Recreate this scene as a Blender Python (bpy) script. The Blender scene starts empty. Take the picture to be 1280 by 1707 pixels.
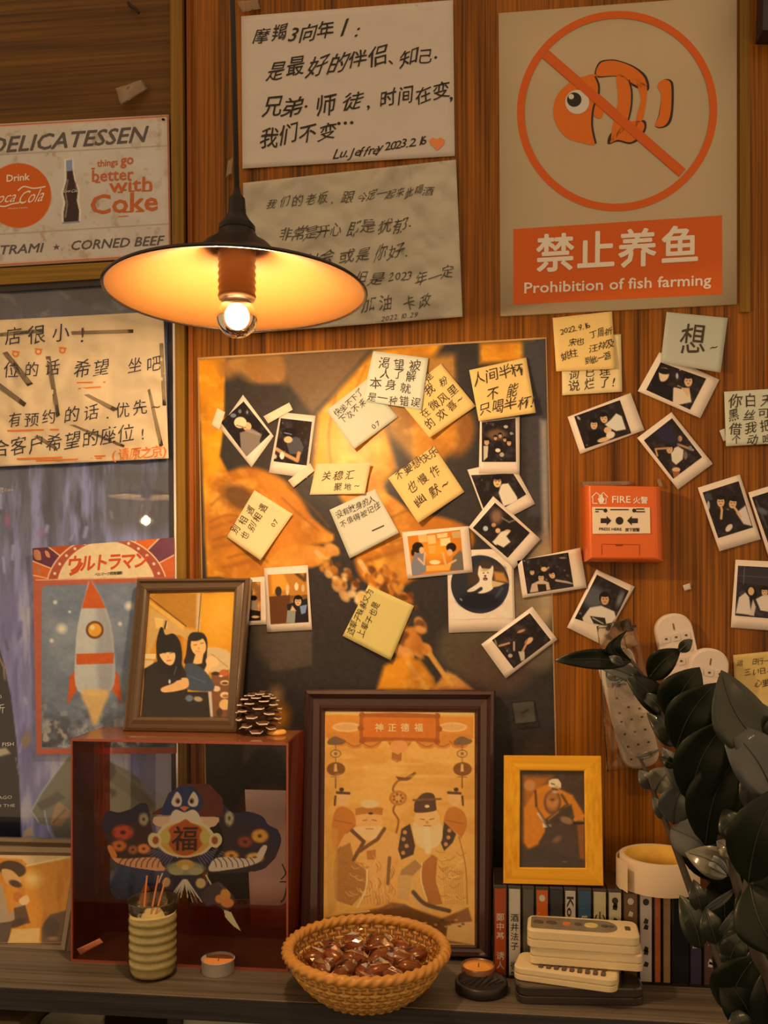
import bpy, math, random
import numpy as np
from mathutils import Vector, noise as mnoise
random.seed(7)
C0 = bpy.context.scene
col = C0.collection

# ------------------------------------------------------------------ camera
CZ = 1.45                      # camera height
D = 1.2                        # camera distance to the back wall (the plane y = 0)
F = 1500.0; HX = 640.0; HY = 980.0
TH = math.atan(168.0 / F)      # camera turned slightly to the left
FW = Vector((-math.sin(TH), math.cos(TH), 0)); RT = Vector((math.cos(TH), math.sin(TH), 0)); UP = Vector((0, 0, 1))
CAM = Vector((0, -D, CZ))
cd = bpy.data.cameras.new('camera'); cam = bpy.data.objects.new('camera', cd); col.objects.link(cam)
cam.location = CAM; cam.rotation_euler = (math.pi / 2, 0, TH)
cd.sensor_fit = 'HORIZONTAL'; cd.sensor_width = 36; cd.lens = 36 * F / 1280; cd.shift_y = (HY - 853.5) / 1280
cd.clip_start = 0.02
C0.camera = cam

# ------------------------------------------------------------------ world, exposure
w = bpy.data.worlds.new('world'); C0.world = w; w.use_nodes = True
w.node_tree.nodes['Background'].inputs[0].default_value = (1.0, 0.62, 0.31, 1)
w.node_tree.nodes['Background'].inputs[1].default_value = 0.43
C0.view_settings.view_transform = 'Standard'; C0.view_settings.look = 'None'
C0.view_settings.exposure = 0.46; C0.view_settings.gamma = 1.0; C0.view_settings.use_curve_mapping = False
BULB_W = 25.0                   # the pendant lamp in view (its light sits in its builder)
ROOM_W = 44.0                  # the mirrored pendant lamps and one added fill lamp behind the camera

def ray(px, py):
    return FW + RT * ((px - HX) / F) + UP * ((HY - py) / F)
def W(px, py, d=0.0):          # point seen at px,py on the plane parallel to the wall, d in front of it
    r = ray(px, py); return CAM + r * ((D - d) / r.y)
def onz(px, py, z):            # point seen at px,py on the horizontal plane z
    r = ray(px, py); return CAM + r * ((z - CZ) / r.z)
class Tilt:                    # a leaning plane: distance from the wall db at height zb, dt at height zt
    def __init__(s, zb, db, zt, dt):
        s.b = (dt - db) / (zt - zb); s.a = db - s.b * zb
        s.n = Vector((0, -1, -s.b)).normalized()
    def __call__(s, px, py, e=0.0):
        r = ray(px, py)        # y = -(a + b z)
        t = (-(s.a + s.b * CAM.z) - CAM.y) / (r.y + s.b * r.z)
        return CAM + r * t + s.n * e
SHELF = CZ - 0.459

# ------------------------------------------------------------------ materials
def lin(c): 
    c = c / 255.0
    return c / 12.92 if c <= 0.04045 else ((c + 0.055) / 1.055) ** 2.4
LW = (0.83, 0.59, 0.37)        # colour of the room's light, to turn a seen colour into the surface's own
def K(r, g, b):
    return tuple(min(0.92, max(0.002, lin(c) / l)) for c, l in zip((r, g, b), LW))
MATS = {}
def mat(name, rgb, rough=0.6, metal=0.0, spec=0.5, bump=0.0, bscale=200, var=0.0, vscale=30, coat=0.0, emit=None, es=0, alpha=None, trans=0.0):
    if name in MATS: return MATS[name]
    m = bpy.data.materials.new(name); m.use_nodes = True; nt = m.node_tree; b = nt.nodes['Principled BSDF']
    b.inputs['Base Color'].default_value = (*rgb, 1); b.inputs['Roughness'].default_value = rough
    b.inputs['Metallic'].default_value = metal; b.inputs['Specular IOR Level'].default_value = spec
    b.inputs['Coat Weight'].default_value = coat; b.inputs['Coat Roughness'].default_value = 0.08
    tc = nt.nodes.new('ShaderNodeTexCoord')
    if var > 0:
        n = nt.nodes.new('ShaderNodeTexNoise'); n.inputs['Scale'].default_value = vscale; n.inputs['Detail'].default_value = 5
        mx = nt.nodes.new('ShaderNodeMix'); mx.data_type = 'RGBA'
        mx.inputs[6].default_value = (*[c * (1 - var) for c in rgb], 1); mx.inputs[7].default_value = (*[min(1, c * (1 + var)) for c in rgb], 1)
        nt.links.new(tc.outputs['Object'], n.inputs['Vector']); nt.links.new(n.outputs['Fac'], mx.inputs[0]); nt.links.new(mx.outputs[2], b.inputs['Base Color'])
    if bump > 0:
        n2 = nt.nodes.new('ShaderNodeTexNoise'); n2.inputs['Scale'].default_value = bscale; n2.inputs['Detail'].default_value = 4
        bp = nt.nodes.new('ShaderNodeBump'); bp.inputs['Strength'].default_value = bump; bp.inputs['Distance'].default_value = 0.001
        nt.links.new(tc.outputs['Object'], n2.inputs['Vector']); nt.links.new(n2.outputs['Fac'], bp.inputs['Height']); nt.links.new(bp.outputs['Normal'], b.inputs['Normal'])
    if emit:
        b.inputs['Emission Color'].default_value = (*emit, 1); b.inputs['Emission Strength'].default_value = es
    MATS[name] = m; return m
def wood(name, dark, light, axis='z', rough=0.32, scale=1.0, fine=1.0):
    if name in MATS: return MATS[name]
    m = bpy.data.materials.new(name); m.use_nodes = True; nt = m.node_tree; b = nt.nodes['Principled BSDF']
    g = nt.nodes.new('ShaderNodeNewGeometry'); mp = nt.nodes.new('ShaderNodeMapping')
    s = {'z': (38 * scale, 38 * scale, 1.2 * scale), 'x': (1.2 * scale, 38 * scale, 38 * scale)}[axis]; mp.inputs['Scale'].default_value = s
    n = nt.nodes.new('ShaderNodeTexNoise'); n.inputs['Scale'].default_value = 1.0; n.inputs['Detail'].default_value = 3; n.inputs['Distortion'].default_value = 0.4
    mp2 = nt.nodes.new('ShaderNodeMapping'); mp2.inputs['Scale'].default_value = tuple(q * (6 * fine if q > 2 * scale else 3) for q in s)
    n2 = nt.nodes.new('ShaderNodeTexNoise'); n2.inputs['Scale'].default_value = 1.0; n2.inputs['Detail'].default_value = 4
    mx = nt.nodes.new('ShaderNodeMath'); mx.operation = 'MULTIPLY_ADD'; mx.inputs[1].default_value = 0.62
    ml = nt.nodes.new('ShaderNodeMath'); ml.operation = 'MULTIPLY'; ml.inputs[1].default_value = 0.50
    r = nt.nodes.new('ShaderNodeValToRGB'); r.color_ramp.elements[0].position = 0.40; r.color_ramp.elements[1].position = 0.70
    r.color_ramp.elements[0].color = (*dark, 1); r.color_ramp.elements[1].color = (*light, 1)
    L = nt.links.new
    L(g.outputs['Position'], mp.inputs['Vector']); L(g.outputs['Position'], mp2.inputs['Vector'])
    L(mp.outputs[0], n.inputs['Vector']); L(mp2.outputs[0], n2.inputs['Vector'])
    L(n.outputs['Fac'], ml.inputs[0]); L(n2.outputs['Fac'], mx.inputs[0]); L(ml.outputs[0], mx.inputs[2]); L(mx.outputs[0], r.inputs['Fac']); L(r.outputs['Color'], b.inputs['Base Color'])
    bp = nt.nodes.new('ShaderNodeBump'); bp.inputs['Strength'].default_value = 0.25; bp.inputs['Distance'].default_value = 0.0006
    L(n2.outputs['Fac'], bp.inputs['Height']); L(bp.outputs['Normal'], b.inputs['Normal'])
    b.inputs['Roughness'].default_value = rough; b.inputs['Specular IOR Level'].default_value = 0.3
    MATS[name] = m; return m
def print_mat(name, rough=0.5, coat=0.0, spec=0.5):
    spec = min(spec, 0.3)
    if name in MATS: return MATS[name]
    m = bpy.data.materials.new(name); m.use_nodes = True; nt = m.node_tree; b = nt.nodes['Principled BSDF']
    a = nt.nodes.new('ShaderNodeAttribute'); a.attribute_name = 'Col'; nt.links.new(a.outputs['Color'], b.inputs['Base Color'])
    b.inputs['Roughness'].default_value = rough; b.inputs['Coat Weight'].default_value = coat; b.inputs['Coat Roughness'].default_value = 0.015; b.inputs['Coat IOR'].default_value = 1.75
    b.inputs['Specular IOR Level'].default_value = spec
    MATS[name] = m; return m
def clear(name, tint=(1, 1, 1), gloss=0.08, rough=0.02, haze=0.0, hazecol=(0.8, 0.7, 0.6), ior=1.45):
    if name in MATS: return MATS[name]
    m = bpy.data.materials.new(name); m.use_nodes = True; nt = m.node_tree; nt.nodes.clear(); L = nt.links.new
    o = nt.nodes.new('ShaderNodeOutputMaterial'); t = nt.nodes.new('ShaderNodeBsdfTransparent'); t.inputs[0].default_value = (*tint, 1)
    g = nt.nodes.new('ShaderNodeBsdfGlossy'); g.inputs['Roughness'].default_value = rough
    fr = nt.nodes.new('ShaderNodeFresnel'); fr.inputs[0].default_value = ior
    mx = nt.nodes.new('ShaderNodeMixShader'); L(fr.outputs[0], mx.inputs[0]); L(g.outputs[0], mx.inputs[2])
    if haze > 0:
        d = nt.nodes.new('ShaderNodeBsdfDiffuse'); d.inputs[0].default_value = (*hazecol, 1)
        m2 = nt.nodes.new('ShaderNodeMixShader'); m2.inputs[0].default_value = haze
        L(t.outputs[0], m2.inputs[1]); L(d.outputs[0], m2.inputs[2]); L(m2.outputs[0], mx.inputs[1])
    else: L(t.outputs[0], mx.inputs[1])
    L(mx.outputs[0], o.inputs[0]); MATS[name] = m; return m

# ------------------------------------------------------------------ objects
def tag(o, label=None, cat=None, group=None, kind=None):
    if label: o['label'] = label
    if cat: o['category'] = cat
    if group: o['group'] = group
    if kind: o['kind'] = kind
    return o
def mk(name, vs, fs, m, parent=None, smooth=False, cols=None, mi=None, origin=None):
    vs = [Vector(v) for v in vs]
    if origin is None:
        c = Vector((0, 0, 0))
        if vs:
            lo = [min(v[i] for v in vs) for i in range(3)]; hi = [max(v[i] for v in vs) for i in range(3)]
            c = Vector([(a + b) / 2 for a, b in zip(lo, hi)])
    else: c = Vector(origin)
    me = bpy.data.meshes.new(name); me.from_pydata([v - c for v in vs], [], fs); me.update()
    for q in (m if isinstance(m, (list, tuple)) else [m]): me.materials.append(q)
    if mi is not None: me.polygons.foreach_set('material_index', mi)
    if smooth: me.polygons.foreach_set('use_smooth', [True] * len(me.polygons))
    if cols is not None:
        a = me.color_attributes.new('Col', 'FLOAT_COLOR', 'POINT'); a.data.foreach_set('color', np.asarray(cols, dtype=np.float32).ravel())
    o = bpy.data.objects.new(name, me); col.objects.link(o)
    put(o, c, parent); return o
def wloc(o):
    v = Vector(o.location)
    while o.parent: o = o.parent; v = v + Vector(o.location)
    return v
def put(o, c, parent):
    if parent: o.parent = parent; o.location = Vector(c) - wloc(parent)
    else: o.location = c
def empty(name, loc, label=None, cat=None, group=None):
    o = bpy.data.objects.new(name, None); o.empty_display_size = 0.02; col.objects.link(o); o.location = loc
    return tag(o, label, cat, group)

class MB:                       # collects shapes for one mesh
    def __init__(s): s.v = []; s.f = []
    def add(s, v, f): b = len(s.v); s.v += [Vector(q) for q in v]; s.f += [tuple(i + b for i in q) for q in f]; return s
    def box(s, lo, hi, M=None, bev=0.0):
        x0, y0, z0 = lo; x1, y1, z1 = hi; b = bev
        if b <= 0:
            v = [(x0,y0,z0),(x1,y0,z0),(x1,y1,z0),(x0,y1,z0),(x0,y0,z1),(x1,y0,z1),(x1,y1,z1),(x0,y1,z1)]
            f = [(0,3,2,1),(4,5,6,7),(0,1,5,4),(1,2,6,5),(2,3,7,6),(3,0,4,7)]
        else:                   # chamfered: three rings per vertical corner
            def ring(z, i): return [(x0+i+b,y0+i,z),(x1-i-b,y0+i,z),(x1-i,y0+i+b,z),(x1-i,y1-i-b,z),(x1-i-b,y1-i,z),(x0+i+b,y1-i,z),(x0+i,y1-i-b,z),(x0+i,y0+i+b,z)]
            v = ring(z0, b) + ring(z0 + b, 0) + ring(z1 - b, 0) + ring(z1, b)
            f = [tuple(range(7, -1, -1)), tuple(range(24, 32))]
            for r in range(3):
                for i in range(8): j = (i + 1) % 8; f.append((r*8+i, r*8+j, r*8+8+j, r*8+8+i))
        if M: v = [M(Vector(q)) for q in v]
        return s.add(v, f)
    def tube(s, pts, r, n=8, cap=True):
        pts = [Vector(p) for p in pts]; R = r if isinstance(r, (list, tuple)) else [r] * len(pts); v = []; f = []
        a = Vector((0.3, 0.2, 0.93))
        for i, p in enumerate(pts):
            t = (pts[min(i+1, len(pts)-1)] - pts[max(i-1, 0)]).normalized()
            u = t.cross(a); u = u.normalized() if u.length > 1e-4 else t.orthogonal().normalized(); w_ = t.cross(u)
            v += [p + (u * math.cos(2*math.pi*k/n) + w_ * math.sin(2*math.pi*k/n)) * R[i] for k in range(n)]
        for i in range(len(pts)-1):
            for k in range(n): q = (k+1) % n; f.append((i*n+k, i*n+q, (i+1)*n+q, (i+1)*n+k))
        if cap: f += [tuple(range(n-1, -1, -1)), tuple(range((len(pts)-1)*n, len(pts)*n))]
        return s.add(v, f)
    def lathe(s, prof, c, n=32, squash=1.0, close=False):
        v = []; f = []
        for (r, z) in prof: v += [(c[0] + r*math.cos(2*math.pi*k/n), c[1] + r*math.sin(2*math.pi*k/n)*squash, c[2] + z) for k in range(n)]
        for i in range(len(prof)-1):
            for k in range(n): q = (k+1) % n; f.append((i*n+k, i*n+q, (i+1)*n+q, (i+1)*n+k))
        if close: f += [tuple(range(n-1, -1, -1)), tuple(range((len(prof)-1)*n, len(prof)*n))]
        return s.add(v, f)
    def go(s, name, m, parent=None, smooth=False, origin=None): return mk(name, s.v, s.f, m, parent, smooth, origin=origin)

# flat things -----------------------------------------------------------
class Sheet:                    # paper on the wall; corners TL TR BR BL in the photograph's pixels, lift = metres off the wall per corner
    def __init__(s, c, d, lift=(0, 0, 0, 0), crumple=0.0, pw=2.0, base=None):
        s.c = [np.array(q, float) for q in c]; s.d = d; s.l = lift; s.cr = crumple; s.pw = pw; s.base = base or (lambda x, y, e: W(x, y, e))
        TL, TR, BR, BL = s.c; s.M = np.linalg.inv(np.array([TR - TL, BL - TL]).T)
    def uv(s, x, y):
        TL, TR, BR, BL = s.c; u, v = s.M @ (np.array([x, y]) - TL)
        return min(1.0, max(0.0, u)), min(1.0, max(0.0, v))
    def depth(s, x, y):
        u, v = s.uv(x, y); l = s.l; p = s.pw
        q = l[0]*(1-u)**p*(1-v)**p + l[1]*u**p*(1-v)**p + l[2]*u**p*v**p + l[3]*(1-u)**p*v**p
        # keep the edge between two lifted corners lifted
        if l[2] > 0 and l[3] > 0: q = max(q, (l[3]*(1-u) + l[2]*u) * v**p)
        if s.cr:
            q += s.cr * (abs(mnoise.noise((x*0.016, y*0.016, s.d*900))) * 2.0 + 0.8*abs(mnoise.noise((x*0.04 + 9, y*0.03, 3.3))))
        return s.d + q
    def __call__(s, x, y, e=0.0): return s.base(x, y, s.depth(x, y) + e)
    def build(s, name, m, parent=None, n=10, thick=0.0004):
        TL, TR, BR, BL = s.c; nx = ny = n; v = []; f = []
        for j in range(ny+1):
            for i in range(nx+1):
                a, b = i/nx, j/ny; p = (TL*(1-a)+TR*a)*(1-b) + (BL*(1-a)+BR*a)*b; v.append(s(p[0], p[1]))
        for j in range(ny):
            for i in range(nx): q = j*(nx+1)+i; f.append((q, q+nx+1, q+nx+2, q+1))
        k = len(v); v += [q + Vector((0, thick, 0)) for q in v]
        f += [tuple(i + k for i in reversed(t)) for t in f[:nx*ny]]
        per = [i for i in range(nx)] + [nx + (nx+1)*j for j in range(ny)] + [(nx+1)*ny + nx - i for i in range(nx)] + [(nx+1)*(ny-j) for j in range(ny)]
        for i, q in enumerate(per): r = per[(i+1) % len(per)]; f.append((q, r, r+k, q+k))
        o = mk(name, v, f, m, parent, smooth=False)
        o.data.polygons.foreach_set('use_smooth', [i < nx*ny*2 for i in range(len(o.data.polygons))])
        return o

# writing ---------------------------------------------------------------
GL = {}
def glyph(ch, off=0.0):
    k = (ch, off)
    if k not in GL:
        c = bpy.data.curves.new('t', 'FONT'); c.body = ch; c.size = 1; c.resolution_u = 2; c.offset = off
        o = bpy.data.objects.new('t', c); m = o.to_mesh()
        vs = [(v.co.x, v.co.y) for v in m.vertices]; fs = [tuple(p.vertices) for p in m.polygons]
        wd = max([v[0] for v in vs], default=0.3)
        o.to_mesh_clear(); bpy.data.objects.remove(o); bpy.data.curves.remove(c)
        GL[k] = (vs, fs, wd)
    return GL[k]
def isc(ch): return ord(ch) > 0x2E00
class Ink:
    def __init__(s, surf, e=0.0005): s.v = []; s.f = []; s.S = surf; s.e = e; s.rg = random.Random(3)
    def emit(s, vs, fs): b = len(s.v); s.v += [s.S(x, y, s.e) for x, y in vs]; s.f += [tuple(i + b for i in q) for q in fs]
    def text(s, t, p0, p1, size, off=0.0, wob=0.0, slant=0.0, up=None, line=False, narrow=1.0):
        # t is written from p0 to p1 (baseline); wob makes it look hand written
        if off >= 0.014:        # heavy print: shifted copies of the same letters
            b_ = off*size*.8; e0 = s.e; st = s.rg.getstate()
            for i, (ox, oy) in enumerate(((-b_, 0), (b_, 0), (0, -b_), (0, b_), (-b_*.7, b_*.7), (b_*.7, -b_*.7), (b_*.7, b_*.7), (-b_*.7, -b_*.7))):
                s.e = e0 + i*.00002; s.rg.setstate(st); s.text(t, (p0[0]+ox, p0[1]+oy), (p1[0]+ox, p1[1]+oy), size, 0.0, wob, slant, up, line, narrow)
            s.e = e0; return
        dx, dy = p1[0]-p0[0], p1[1]-p0[1]; L = math.hypot(dx, dy); a = (dx/L, dy/L)
        u = up or ((0.012, -1.0) if abs(math.atan2(dy, dx)) < 0.2 else (a[1], -a[0]))
        if line:                # printed latin line, scaled to the span
            vs, fs, wd = glyph(t, off); k = L / wd
            s.emit([(p0[0] + a[0]*x*k + u[0]*y*size + a[0]*slant*y*size, p0[1] + a[1]*x*k + u[1]*y*size + a[1]*slant*y*size) for x, y in vs], fs); return
        ws = [1.0 if isc(c) else (0.35 if c in ' .,:!/1' else 0.62) for c in t]; T = sum(ws); pos = 0
        for c, wc in zip(t, ws):
            if c != ' ':
                vs, fs, wd = glyph(c, off); r = s.rg; adv = L * pos / T; cell = L * wc / T
                if isc(c): sx = size * narrow * (1 + wob * r.uniform(-.15, .1)); x0 = adv + (cell - sx) / 2
                else: sx = size * 1.1; x0 = adv
                sl = slant + wob * r.uniform(-.1, .25); tl = wob * r.uniform(-.02, .22); ph = r.uniform(0, 6); jy = wob * r.uniform(-.1, .1) * size
                sy = size * (1 + wob * r.uniform(-.12, .15)); out = []
                for x, y in vs:
                    if wob:
                        x2 = x + sl*y + wob*0.035*math.sin(6*y + ph); y2 = y + tl*(x-.5) + wob*0.035*math.sin(5*x + ph*2)
                    else: x2 = x + sl*y; y2 = y
                    X = x0 + x2*sx; Y = y2*sy + jy
                    out.append((p0[0] + a[0]*X + u[0]*Y, p0[1] + a[1]*X + u[1]*Y))
                s.emit(out, fs)
            pos += wc
    def poly(s, pts): s.emit(pts, [tuple(range(len(pts)))])
    def stroke(s, pts, w_):
        n = len(pts); o = []
        for i, p in enumerate(pts):
            a = pts[max(i-1, 0)]; b = pts[min(i+1, n-1)]; dx, dy = b[0]-a[0], b[1]-a[1]; L = math.hypot(dx, dy) or 1; q = (-dy/L*w_/2, dx/L*w_/2)
            o += [(p[0]+q[0], p[1]+q[1]), (p[0]-q[0], p[1]-q[1])]
        s.emit(o, [(2*i, 2*i+1, 2*i+3, 2*i+2) for i in range(n-1)])
    def ring(s, cx, cy, r0, r1, n=72, a0=0, a1=2*math.pi, ky=1.0, skew=0.0):
        o = []
        for i in range(n+1):
            t = a0 + (a1-a0)*i/n
            for r in (r0, r1): o.append((cx + r*math.cos(t), cy + r*ky*math.sin(t) + skew*r*math.cos(t)))
        s.emit(o, [(2*i, 2*i+1, 2*i+3, 2*i+2) for i in range(n)])
    def disc(s, cx, cy, rx, ry=None, n=40, skew=0.0):
        ry = ry or rx; s.poly([(cx + rx*math.cos(2*math.pi*i/n), cy + ry*math.sin(2*math.pi*i/n) + skew*rx*math.cos(2*math.pi*i/n)) for i in range(n)])
    def go(s, name, m, parent, label=None):
        o = mk(name, s.v, s.f, m, parent)
        if label: o['label'] = label
        return o

def spline(pts, n=6, closed=True):
    P = [np.array(p, float) for p in pts]; N = len(P); out = []
    for i in range(N if closed else N-1):
        g = (lambda k: P[k % N]) if closed else (lambda k: P[min(max(k, 0), N-1)])
        a, b, c, d = g(i-1), g(i), g(i+1), g(i+2)
        for t in np.linspace(0, 1, n, endpoint=False):
            out.append(tuple(0.5*((2*b) + (-a+c)*t + (2*a-5*b+4*c-d)*t*t + (-a+3*b-3*c+d)*t**3)))
    if not closed: out.append(tuple(P[-1]))
    return out

class Canvas:                   # a flat print: colours per vertex on a fine grid (sRGB as seen, turned into surface colour)
    def __init__(s, c, step=1.5, org=(0, 0), sc=1.0):
        TL, TR, BR, BL = [np.array(q, float) for q in c]
        wd = max(np.linalg.norm(TR-TL), np.linalg.norm(BR-BL)); ht = max(np.linalg.norm(BL-TL), np.linalg.norm(BR-TR))
        s.nx = max(3, int(wd/step)+1); s.ny = max(3, int(ht/step)+1)
        a = np.linspace(0, 1, s.nx)[None, :, None]; b = np.linspace(0, 1, s.ny)[:, None, None]
        P = (TL*(1-a)+TR*a)*(1-b) + (BL*(1-a)+BR*a)*b
        s.X, s.Y = P[..., 0], P[..., 1]; s.col = np.zeros((s.ny, s.nx, 3)); s.mask = np.ones((s.ny, s.nx)); s.U = a[..., 0]+0*b[..., 0]; s.V = b[..., 0]+0*a[..., 0]
        s.o = org; s.k = sc; s.st = step; s.sf = 0.6 if sc > 1 else 1.0
    def T(s, p): return (s.o[0] + p[0]/s.k, s.o[1] + p[1]/s.k)
    def fill(s, c): s.col[:] = c; return s
    def _mix(s, al, c, alpha):
        al = np.clip(al*alpha, 0, 1)[..., None]; s.col = s.col*(1-al) + np.array(c, float)*al
        if getattr(s, 'cut', False): s.mask = np.maximum(s.mask, al[..., 0])
    def ell(s, cx, cy, rx, ry, c, rot=0, soft=1.2, alpha=1):
        soft = max(1.0, soft*s.sf); cx, cy = s.T((cx, cy)); rx /= s.k; ry /= s.k; r = math.radians(rot); X = s.X-cx; Y = s.Y-cy
        u = X*math.cos(r)+Y*math.sin(r); v = -X*math.sin(r)+Y*math.cos(r)
        dd = (np.sqrt((u/rx)**2+(v/ry)**2)-1)*min(rx, ry); s._mix(np.clip(0.5-dd/soft, 0, 1), c, alpha); return s
    def poly(s, pts, c, soft=1.2, alpha=1, smooth=False):
        soft = max(1.0, soft*s.sf); P = [s.T(p) for p in pts]
        if smooth: P = spline(P, 5)
        P = np.array(P); x0, y0 = P.min(0)-soft*2; x1, y1 = P.max(0)+soft*2
        m = (s.X >= x0) & (s.X <= x1) & (s.Y >= y0) & (s.Y <= y1)
        if not m.any(): return s
        X = s.X[m]; Y = s.Y[m]; ins = np.zeros(X.shape, bool); dm = np.full(X.shape, 1e9); n = len(P)
        for i in range(n):
            ax, ay = P[i]; bx, by = P[(i+1) % n]
            cr = ((ay > Y) != (by > Y)) & (X < (bx-ax)*(Y-ay)/((by-ay) or 1e-9)+ax); ins ^= cr
            ex, ey = bx-ax, by-ay; t = np.clip(((X-ax)*ex+(Y-ay)*ey)/((ex*ex+ey*ey) or 1e-9), 0, 1)
            dm = np.minimum(dm, np.hypot(X-ax-t*ex, Y-ay-t*ey))
        sd = np.where(ins, -dm, dm); al = np.zeros(s.X.shape); al[m] = np.clip(0.5-sd/soft, 0, 1); s._mix(al, c, alpha); return s
    def line(s, pts, wd, c, soft=1.2, alpha=1, smooth=False):
        soft = max(1.0, soft*s.sf); P = [s.T(p) for p in pts]; wd = wd/s.k
        if smooth: P = spline(P, 5, closed=False)
        dm = np.full(s.X.shape, 1e9)
        for i in range(len(P)-1):
            ax, ay = P[i]; bx, by = P[i+1]; ex, ey = bx-ax, by-ay; t = np.clip(((s.X-ax)*ex+(s.Y-ay)*ey)/((ex*ex+ey*ey) or 1e-9), 0, 1)
            dm = np.minimum(dm, np.hypot(s.X-ax-t*ex, s.Y-ay-t*ey))
        s._mix(np.clip(0.5-(dm-wd/2)/soft, 0, 1), c, alpha); return s
    def noise(s, sx, sy, seed=0):   # smooth value noise 0..1, sx sy in pixels
        rg = np.random.RandomState(seed); x = s.X/sx; y = s.Y/sy; x = x-x.min(); y = y-y.min(); G = rg.rand(int(y.max())+3, int(x.max())+3)
        xi = x.astype(int); yi = y.astype(int); fx = x-xi; fy = y-yi; fx = fx*fx*(3-2*fx); fy = fy*fy*(3-2*fy)
        return (G[yi, xi]*(1-fx)+G[yi, xi+1]*fx)*(1-fy)+(G[yi+1, xi]*(1-fx)+G[yi+1, xi+1]*fx)*fy
    def fbm(s, sx, sy, seed=0, o=3):
        r = 0; a = 0.5; t = 0
        for i in range(o): r = r + a*s.noise(sx/2**i, sy/2**i, seed+i); t += a; a *= .55
        return r/t
    def tint(s, n, c, lo=0.4, hi=0.7, alpha=1): s._mix(np.clip((n-lo)/(hi-lo), 0, 1), c, alpha); return s
    def grain(s, amp, seed=1):
        s.col = np.clip(s.col + (s.fbm(6, 6, seed)[..., None]-.5)*amp*2, 0, 255); return s
    def cutout(s): s.mask[:] = 0; s.cut = True; return s
    def go(s, name, surf, m, parent, e=0.0003):
        R = [[surf(s.X[j, i], s.Y[j, i], e) for i in range(s.nx)] for j in range(s.ny)]
        v = [p for r in R for p in r]; c = np.clip(s.col, 0, 255)/255.0; l = np.where(c <= 0.04045, c/12.92, ((c+0.055)/1.055)**2.4)/np.array(LW)
        l = np.clip(l, 0.002, 0.92).reshape(-1, 3); cols = np.concatenate([l, np.ones((len(l), 1))], 1); f = []
        mk_ = s.mask > 0.45
        for j in range(s.ny-1):
            for i in range(s.nx-1):
                if getattr(s, 'cut', False) and not (mk_[j, i] and mk_[j+1, i] and mk_[j, i+1] and mk_[j+1, i+1]): continue
                q = j*s.nx+i; f.append((q, q+s.nx, q+s.nx+1, q+1))
        return mk(name, v, f, m, parent, cols=cols)

def lerp(a, b, t): return (a[0]+(b[0]-a[0])*t, a[1]+(b[1]-a[1])*t)

def prism(name, pts, df, db, m, parent=None, bev=0.0, kind=None, base=None):
    # outline (pixels) at distance df from the wall, pushed straight back to db; optional bevelled front edge
    B = base or W; Fp = [B(x, y, df) for x, y in pts]; n = len(Fp); c = sum(Fp, Vector()) / n; v = []; rings = []
    dy = Vector((0, df - db, 0))
    if bev > 0:
        v += [p + (c - p).normalized() * bev for p in Fp]; v += [p + Vector((0, bev, 0)) for p in Fp]; v += [p + dy for p in Fp]; k = 3
    else: v += Fp + [p + dy for p in Fp]; k = 2
    f = [tuple(range(n))] + [tuple(range(k*n-1, (k-1)*n-1, -1))]
    for r in range(k-1):
        for i in range(n): j = (i+1) % n; f.append((r*n+i, r*n+n+i, r*n+n+j, r*n+j))
    o = mk(name, v, f, m, parent); 
    if kind: o['kind'] = kind
    return o
def fixn(o):
    import bmesh
    b = bmesh.new(); b.from_mesh(o.data); bmesh.ops.recalc_face_normals(b, faces=b.faces); b.to_mesh(o.data); b.free(); return o

# ================================================================== the setting
WALLW = wood('veneer_wall', K(58, 27, 4), K(160, 84, 12), rough=0.30, fine=1.4)
WALLH = wood('veneer_panel', K(66, 36, 10), K(112, 66, 20), axis='x', rough=0.4)
TRIMW = wood('olive_trim', K(92, 56, 10), K(138, 90, 22), rough=0.35)
DARKW = mat('dark_gap', K(48, 22, 8), 0.6)
SHW = wood('shelf_wood', K(72, 54, 36), K(112, 88, 62), axis='x', rough=0.45)
SHF = wood('shelf_edge_wood', K(34, 26, 22), K(58, 48, 40), axis='x', rough=0.5)
BLK = mat('black_metal', K(34, 28, 32), 0.3, spec=0.6)
# back wall: veneer boards side by side, joints at the photograph's seams
def xat(px): return W(px, 900, 0).x
seams = [xat(313), xat(560), xat(808), xat(1056), xat(1300), xat(1560)]
for i in range(len(seams)-1):
    a, b = seams[i]+0.0001, seams[i+1]-0.0001
    o = MB().box((a, 0.0, 0.55), (b, 0.012, 2.78)).go('wall_board', WALLW)
    o.name = 'wall_back' if i == 0 else 'wall_back.%03d' % i; o['kind'] = 'structure'
o = MB().box((-1.1, 0.012, 0.5), (seams[-1]+.1, 0.03, 2.8)).go('wall_core', DARKW); o.name = 'wall_rear'; o['kind'] = 'structure'
o = MB().box((-1.1, 0.004, 2.0 if False else W(0, 474, 0).z), (xat(303), 0.012, 2.78)).go('wall_left', WALLH); o['kind'] = 'structure'
prism('trim_1', [(277, -700), (299, -700), (314, 1700), (298, 1700)], 0.012, -0.012, TRIMW, kind='structure')
prism('trim_2', [(306, -700), (312, -700), (329, 1700), (321, 1700)], 0.006, -0.012, wood('red_edge', K(120, 52, 12), K(160, 80, 22)), kind='structure')
prism('trim_3', [(-90, 452), (284, 431), (284, 457), (-90, 480)], 0.014, -0.010, wood('olive_trim_flat', K(100, 66, 14), K(150, 102, 28), axis='x'), kind='structure')
prism('trim_4', [(1233, -60), (1250, -60), (1250, 520), (1233, 520)], 0.004, -0.002, TRIMW, kind='structure')
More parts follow.
